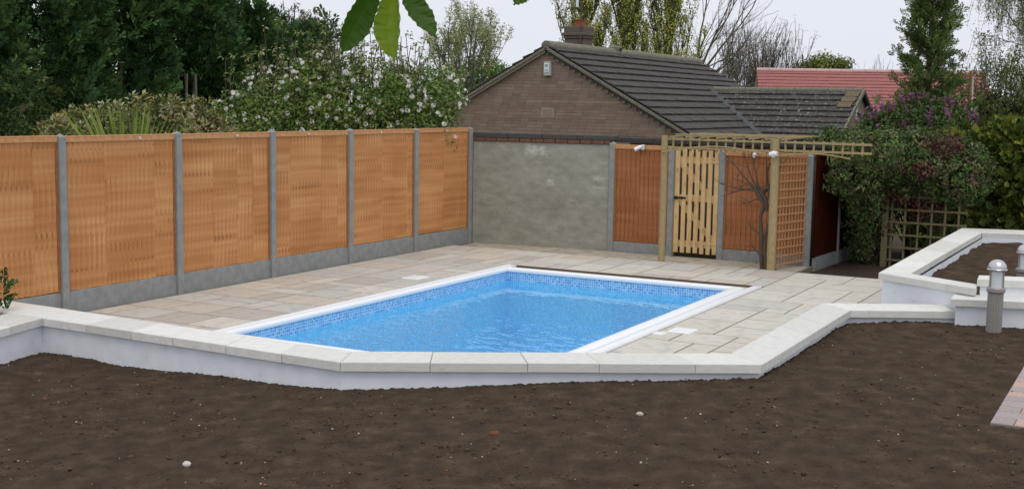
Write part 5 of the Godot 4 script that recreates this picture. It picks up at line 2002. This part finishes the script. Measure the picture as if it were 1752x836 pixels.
	crown("red_foliage", t, red, 620, leaf_clump(10, 0.4, 0.2, 23, 0.3), M.leaf, Vector2(0.12, 0.2), [lin(118, 66, 70), lin(142, 90, 94), lin(94, 56, 58), lin(96, 92, 64), lin(84, 96, 56)], 0.0, 0.3)
	# yellowish conifer hedge
	var hf := frond(27, 12, 0.22)
	var k := 0
	for q in [[7.95, -13.4, 2.2, "leftmost piece of the yellow-tipped hedge, half hidden by the climbing shrub"], [8.7, -13.2, 2.35, "second piece of the yellow-tipped hedge, right of the trellis"], [9.5, -13.3, 2.55, "middle of the yellow-tipped hedge behind the raised planter"], [10.6, -13.5, 2.7, "piece of the yellow-tipped hedge just at the picture's right edge"], [11.6, -13.6, 2.6, "piece of the yellow-tipped hedge beyond the picture's right edge"], [12.6, -13.6, 2.6, "last piece of the yellow-tipped hedge, farthest right outside the picture"]]:
		t = thing("conifer_hedge", q[3], "hedge", Vector3(q[0], -0.4, q[1]))
		m = MB.new()
		for s in 2:
			m.tube(bent(Vector3(rnd(-0.3, 0.3), 0, 0), Vector3.UP, 2.0, 4, 0.05), taper(0.05, 0.02, 5), 6)
		build("trunk", m, M.bark, t)
		lobes = [[Vector3(0, 1.2, 0), Vector3(0.72, 1.35, 0.6)]]
		for s in 16:
			lobes.append([Vector3(rnd(-0.55, 0.55), rnd(0.5, q[2]), rnd(0.1, 0.6)), Vector3(0.3, 0.24, 0.3)])
		for s in 6:
			lobes.append([Vector3(rnd(-0.55, 0.55), rnd(q[2] - 0.15, q[2] + 0.2), rnd(-0.3, 0.5)), Vector3(0.32, 0.3, 0.3)])
		crown("foliage", t, lobes, 3200, hf, M.needle, Vector2(0.12, 0.23), [lin(124, 132, 56), lin(96, 110, 48), lin(68, 88, 44), lin(146, 146, 70), lin(84, 100, 52)], 0.1, 0.55)
		k += 1
	# gnarled leafless vine in front of the gate fence
	t = thing("bare_vine", "gnarled leafless vine with a twisted double trunk in front of the reddish fence", "vine", Vector3(5.62, 0.0, -8.98))
	m = MB.new()
	m.tube(PackedVector3Array([Vector3(0.02, -0.1, 0), Vector3(-0.02, 0.25, 0.02), Vector3(-0.03, 0.55, 0), Vector3(-0.06, 0.8, -0.02), Vector3(0.0, 1.0, 0.01), Vector3(-0.08, 1.15, 0), Vector3(-0.17, 1.26, 0)]), PackedFloat32Array([0.042, 0.03, 0.036, 0.026, 0.036, 0.052, 0.026]), 9)
	m.tube(PackedVector3Array([Vector3(0.08, -0.1, 0.02), Vector3(0.05, 0.2, 0.03), Vector3(0.03, 0.5, -0.02), Vector3(0.1, 0.75, 0), Vector3(0.14, 0.95, 0), Vector3(0.1, 1.15, 0.02), Vector3(0.05, 1.3, 0)]), PackedFloat32Array([0.034, 0.026, 0.03, 0.022, 0.028, 0.036, 0.02]), 9)
	m.tube(PackedVector3Array([Vector3(0.05, 0.9, 0.02), Vector3(0.03, 1.1, 0.03), Vector3(-0.06, 1.22, 0.03), Vector3(0.08, 1.28, 0.02)]), PackedFloat32Array([0.022, 0.034, 0.04, 0.024]), 8)
	for q in [[-0.15, 1.25, -0.55, 0.38], [-0.1, 1.2, -0.5, 0.1], [-0.08, 1.24, -0.12, 0.55], [0.05, 1.3, 0.05, 0.5], [0.06, 1.3, 0.22, 0.35], [-0.16, 1.26, -0.42, -0.12], [-0.02, 0.5, -0.22, 0.12], [0.05, 0.12, -0.24, 0.2], [0.12, 0.05, 0.2, -0.12], [-0.1, 1.24, -0.3, 0.42], [0.0, 1.15, 0.1, 0.4], [0.05, 1.0, -0.2, 0.3], [-0.12, 1.22, -0.25, 0.25], [0.02, 1.2, 0.2, 0.5], [-0.05, 1.1, -0.3, -0.05], [0.0, 0.9, 0.14, 0.25]]:
		var p := bent(Vector3(q[0], q[1], 0), Vector3(q[2], q[3], rnd(-0.1, 0.1)), Vector2(q[2], q[3]).length() * 1.25, 5, 0.16)
		m.tube(p, taper(0.015, 0.005, 6), 5)
		for i in [2, 3, 4]:
			m.tube(bent(p[i], Vector3(q[2], q[3], 0).normalized() + rdir() * 0.9, rnd(0.1, 0.25), 2, 0.2), taper(0.007, 0.003, 3), 4)
	build("trunk", m, M.bark, t)


func little_plants() -> void:
	var t := thing("corner_sprig", "small dark green conifer sprig entering at the left edge above the wall corner", "plant", Vector3(0.66, 0.05, 1.44))
	var m := MB.new()
	m.tube(bent(Vector3(), Vector3(0.1, 1, 0), 0.7, 4, 0.08), taper(0.012, 0.005, 5), 5)
	build("stem", m, M.bark, t)
	crown("foliage", t, [[Vector3(0.0, 0.5, 0), Vector3(0.1, 0.16, 0.1)], [Vector3(0.02, 0.28, 0), Vector3(0.12, 0.06, 0.1)]], 46, frond(31, 12, 0.16), M.needle, Vector2(0.08, 0.15), [lin(44, 72, 44), lin(62, 94, 52)], 0.5, 0.2)
	# horse chestnut leaf hanging from a bough just above the picture
	t = thing("chestnut_leaf", "big serrated green leaf with three drooping leaflets hanging in at the top", "leaf", Vector3(10.06, 2.765, 8.22))
	var right := Vector3(0.886, 0, -0.464)
	var toward := Vector3(0.46, 0, 0.886)
	m = MB.new()
	m.tube(PackedVector3Array([Vector3(0, 0, 0), Vector3(0.01, 0.08, 0.01), Vector3(0.05, 0.16, 0.0), Vector3(0.16, 0.22, -0.04)]), PackedFloat32Array([0.0022, 0.002, 0.0022, 0.003]), 7)
	build("stalk", m, rough(Color8(120, 140, 70), 0.6), t)
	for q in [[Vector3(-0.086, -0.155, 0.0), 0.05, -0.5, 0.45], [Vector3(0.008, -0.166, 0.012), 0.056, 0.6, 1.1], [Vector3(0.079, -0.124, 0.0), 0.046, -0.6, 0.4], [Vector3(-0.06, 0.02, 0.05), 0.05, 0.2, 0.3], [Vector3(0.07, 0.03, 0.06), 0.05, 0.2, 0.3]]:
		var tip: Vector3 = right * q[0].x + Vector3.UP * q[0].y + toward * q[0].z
		leaflet(t, Vector3.ZERO, tip, q[1], q[2], q[3], right, toward, M.chestnut_lit if q[3] > 1.0 else null)
	t = thing("chestnut_leaf_tip", "small serrated leaf tip just showing at the top, left of the bungalow's apex", "leaf", Vector3(10.27, 2.755, 8.12))
	leaflet(t, Vector3(0.02, 0.0, 0), right * -0.022 + Vector3.UP * -0.057, 0.03, 0.3, 0.3, right, toward)
	leaflet(t, Vector3(0.01, 0.0, 0), right * 0.03 + Vector3.UP * -0.04, 0.03, 0.3, 0.3, right, toward)
	m = MB.new()
	m.tube(PackedVector3Array([Vector3(0.015, 0, 0), Vector3(0.02, 0.1, 0), Vector3(-0.05, 0.23, 0.06)]), PackedFloat32Array([0.002, 0.002, 0.003]), 6)
	build("stalk", m, rough(Color8(120, 140, 70), 0.6), t)


# obovate leaflet with a saw edge, folded along its midrib and arching over; widest near its tip
func leaflet(parent: Node, a: Vector3, b: Vector3, half: float, turn: float, fold: float, right: Vector3, toward: Vector3, mat: Material = null) -> void:
	var d := (b - a)
	var l := d.length()
	d /= l
	var side := (right * cos(turn) + toward * sin(turn))
	side = (side - d * side.dot(d)).normalized()
	var nrm := side.cross(d).normalized()
	var m := MB.new()
	var n := 26
	var prev := []
	for i in n + 1:
		var t := float(i) / n
		var w := half * 0.5 * (sin(PI * pow(t, 1.55)) * 0.96 + 0.04 * (1.0 - t))
		if t > 0.93:
			w *= 0.5
		var mid := a + d * l * t + nrm * 0.012 * sin(PI * t)
		var saw := 0.0 if i % 2 else 0.0022
		var vein := 0.0012 * (1.0 if i % 4 < 2 else -1.0)
		var row := [mid - side * (w + saw) + nrm * (-fold * w + vein), mid - side * w * 0.5 + nrm * (-fold * w * 0.3 - vein), mid, mid + side * w * 0.5 + nrm * (-fold * w * 0.3 - vein), mid + side * (w + saw) + nrm * (-fold * w + vein)]
		if i > 0:
			for k in 4:
				m.quad(prev[k], prev[k + 1], row[k + 1], row[k], nrm)
		prev = row
	build("leaflet", m, mat if mat else M.chestnut, parent)


func _ready() -> void:
	rng.seed = 20240
	camera_and_light()
	materials()
	ground_sheets()
	paving()
	low_walls()
	pool()
	topsoil()
	brick_path()
	boundary_wall()
	bungalow()
	red_house()
	left_fence()
	gate_fence()
	pergola()
	bollard(Vector3(9.68, 0.15, -4.03), "stainless bollard lamp with a domed top standing in the soil before the stepped walls")
	bollard(Vector3(9.695, 0.065, -6.7), "second bollard lamp cut by the right edge, standing in the raised planter")
	vegetation_left()
	vegetation_back()
	vegetation_right()
	little_plants()
	for o in get_children():
		if o.has_meta("names"):
			o.remove_meta("names")
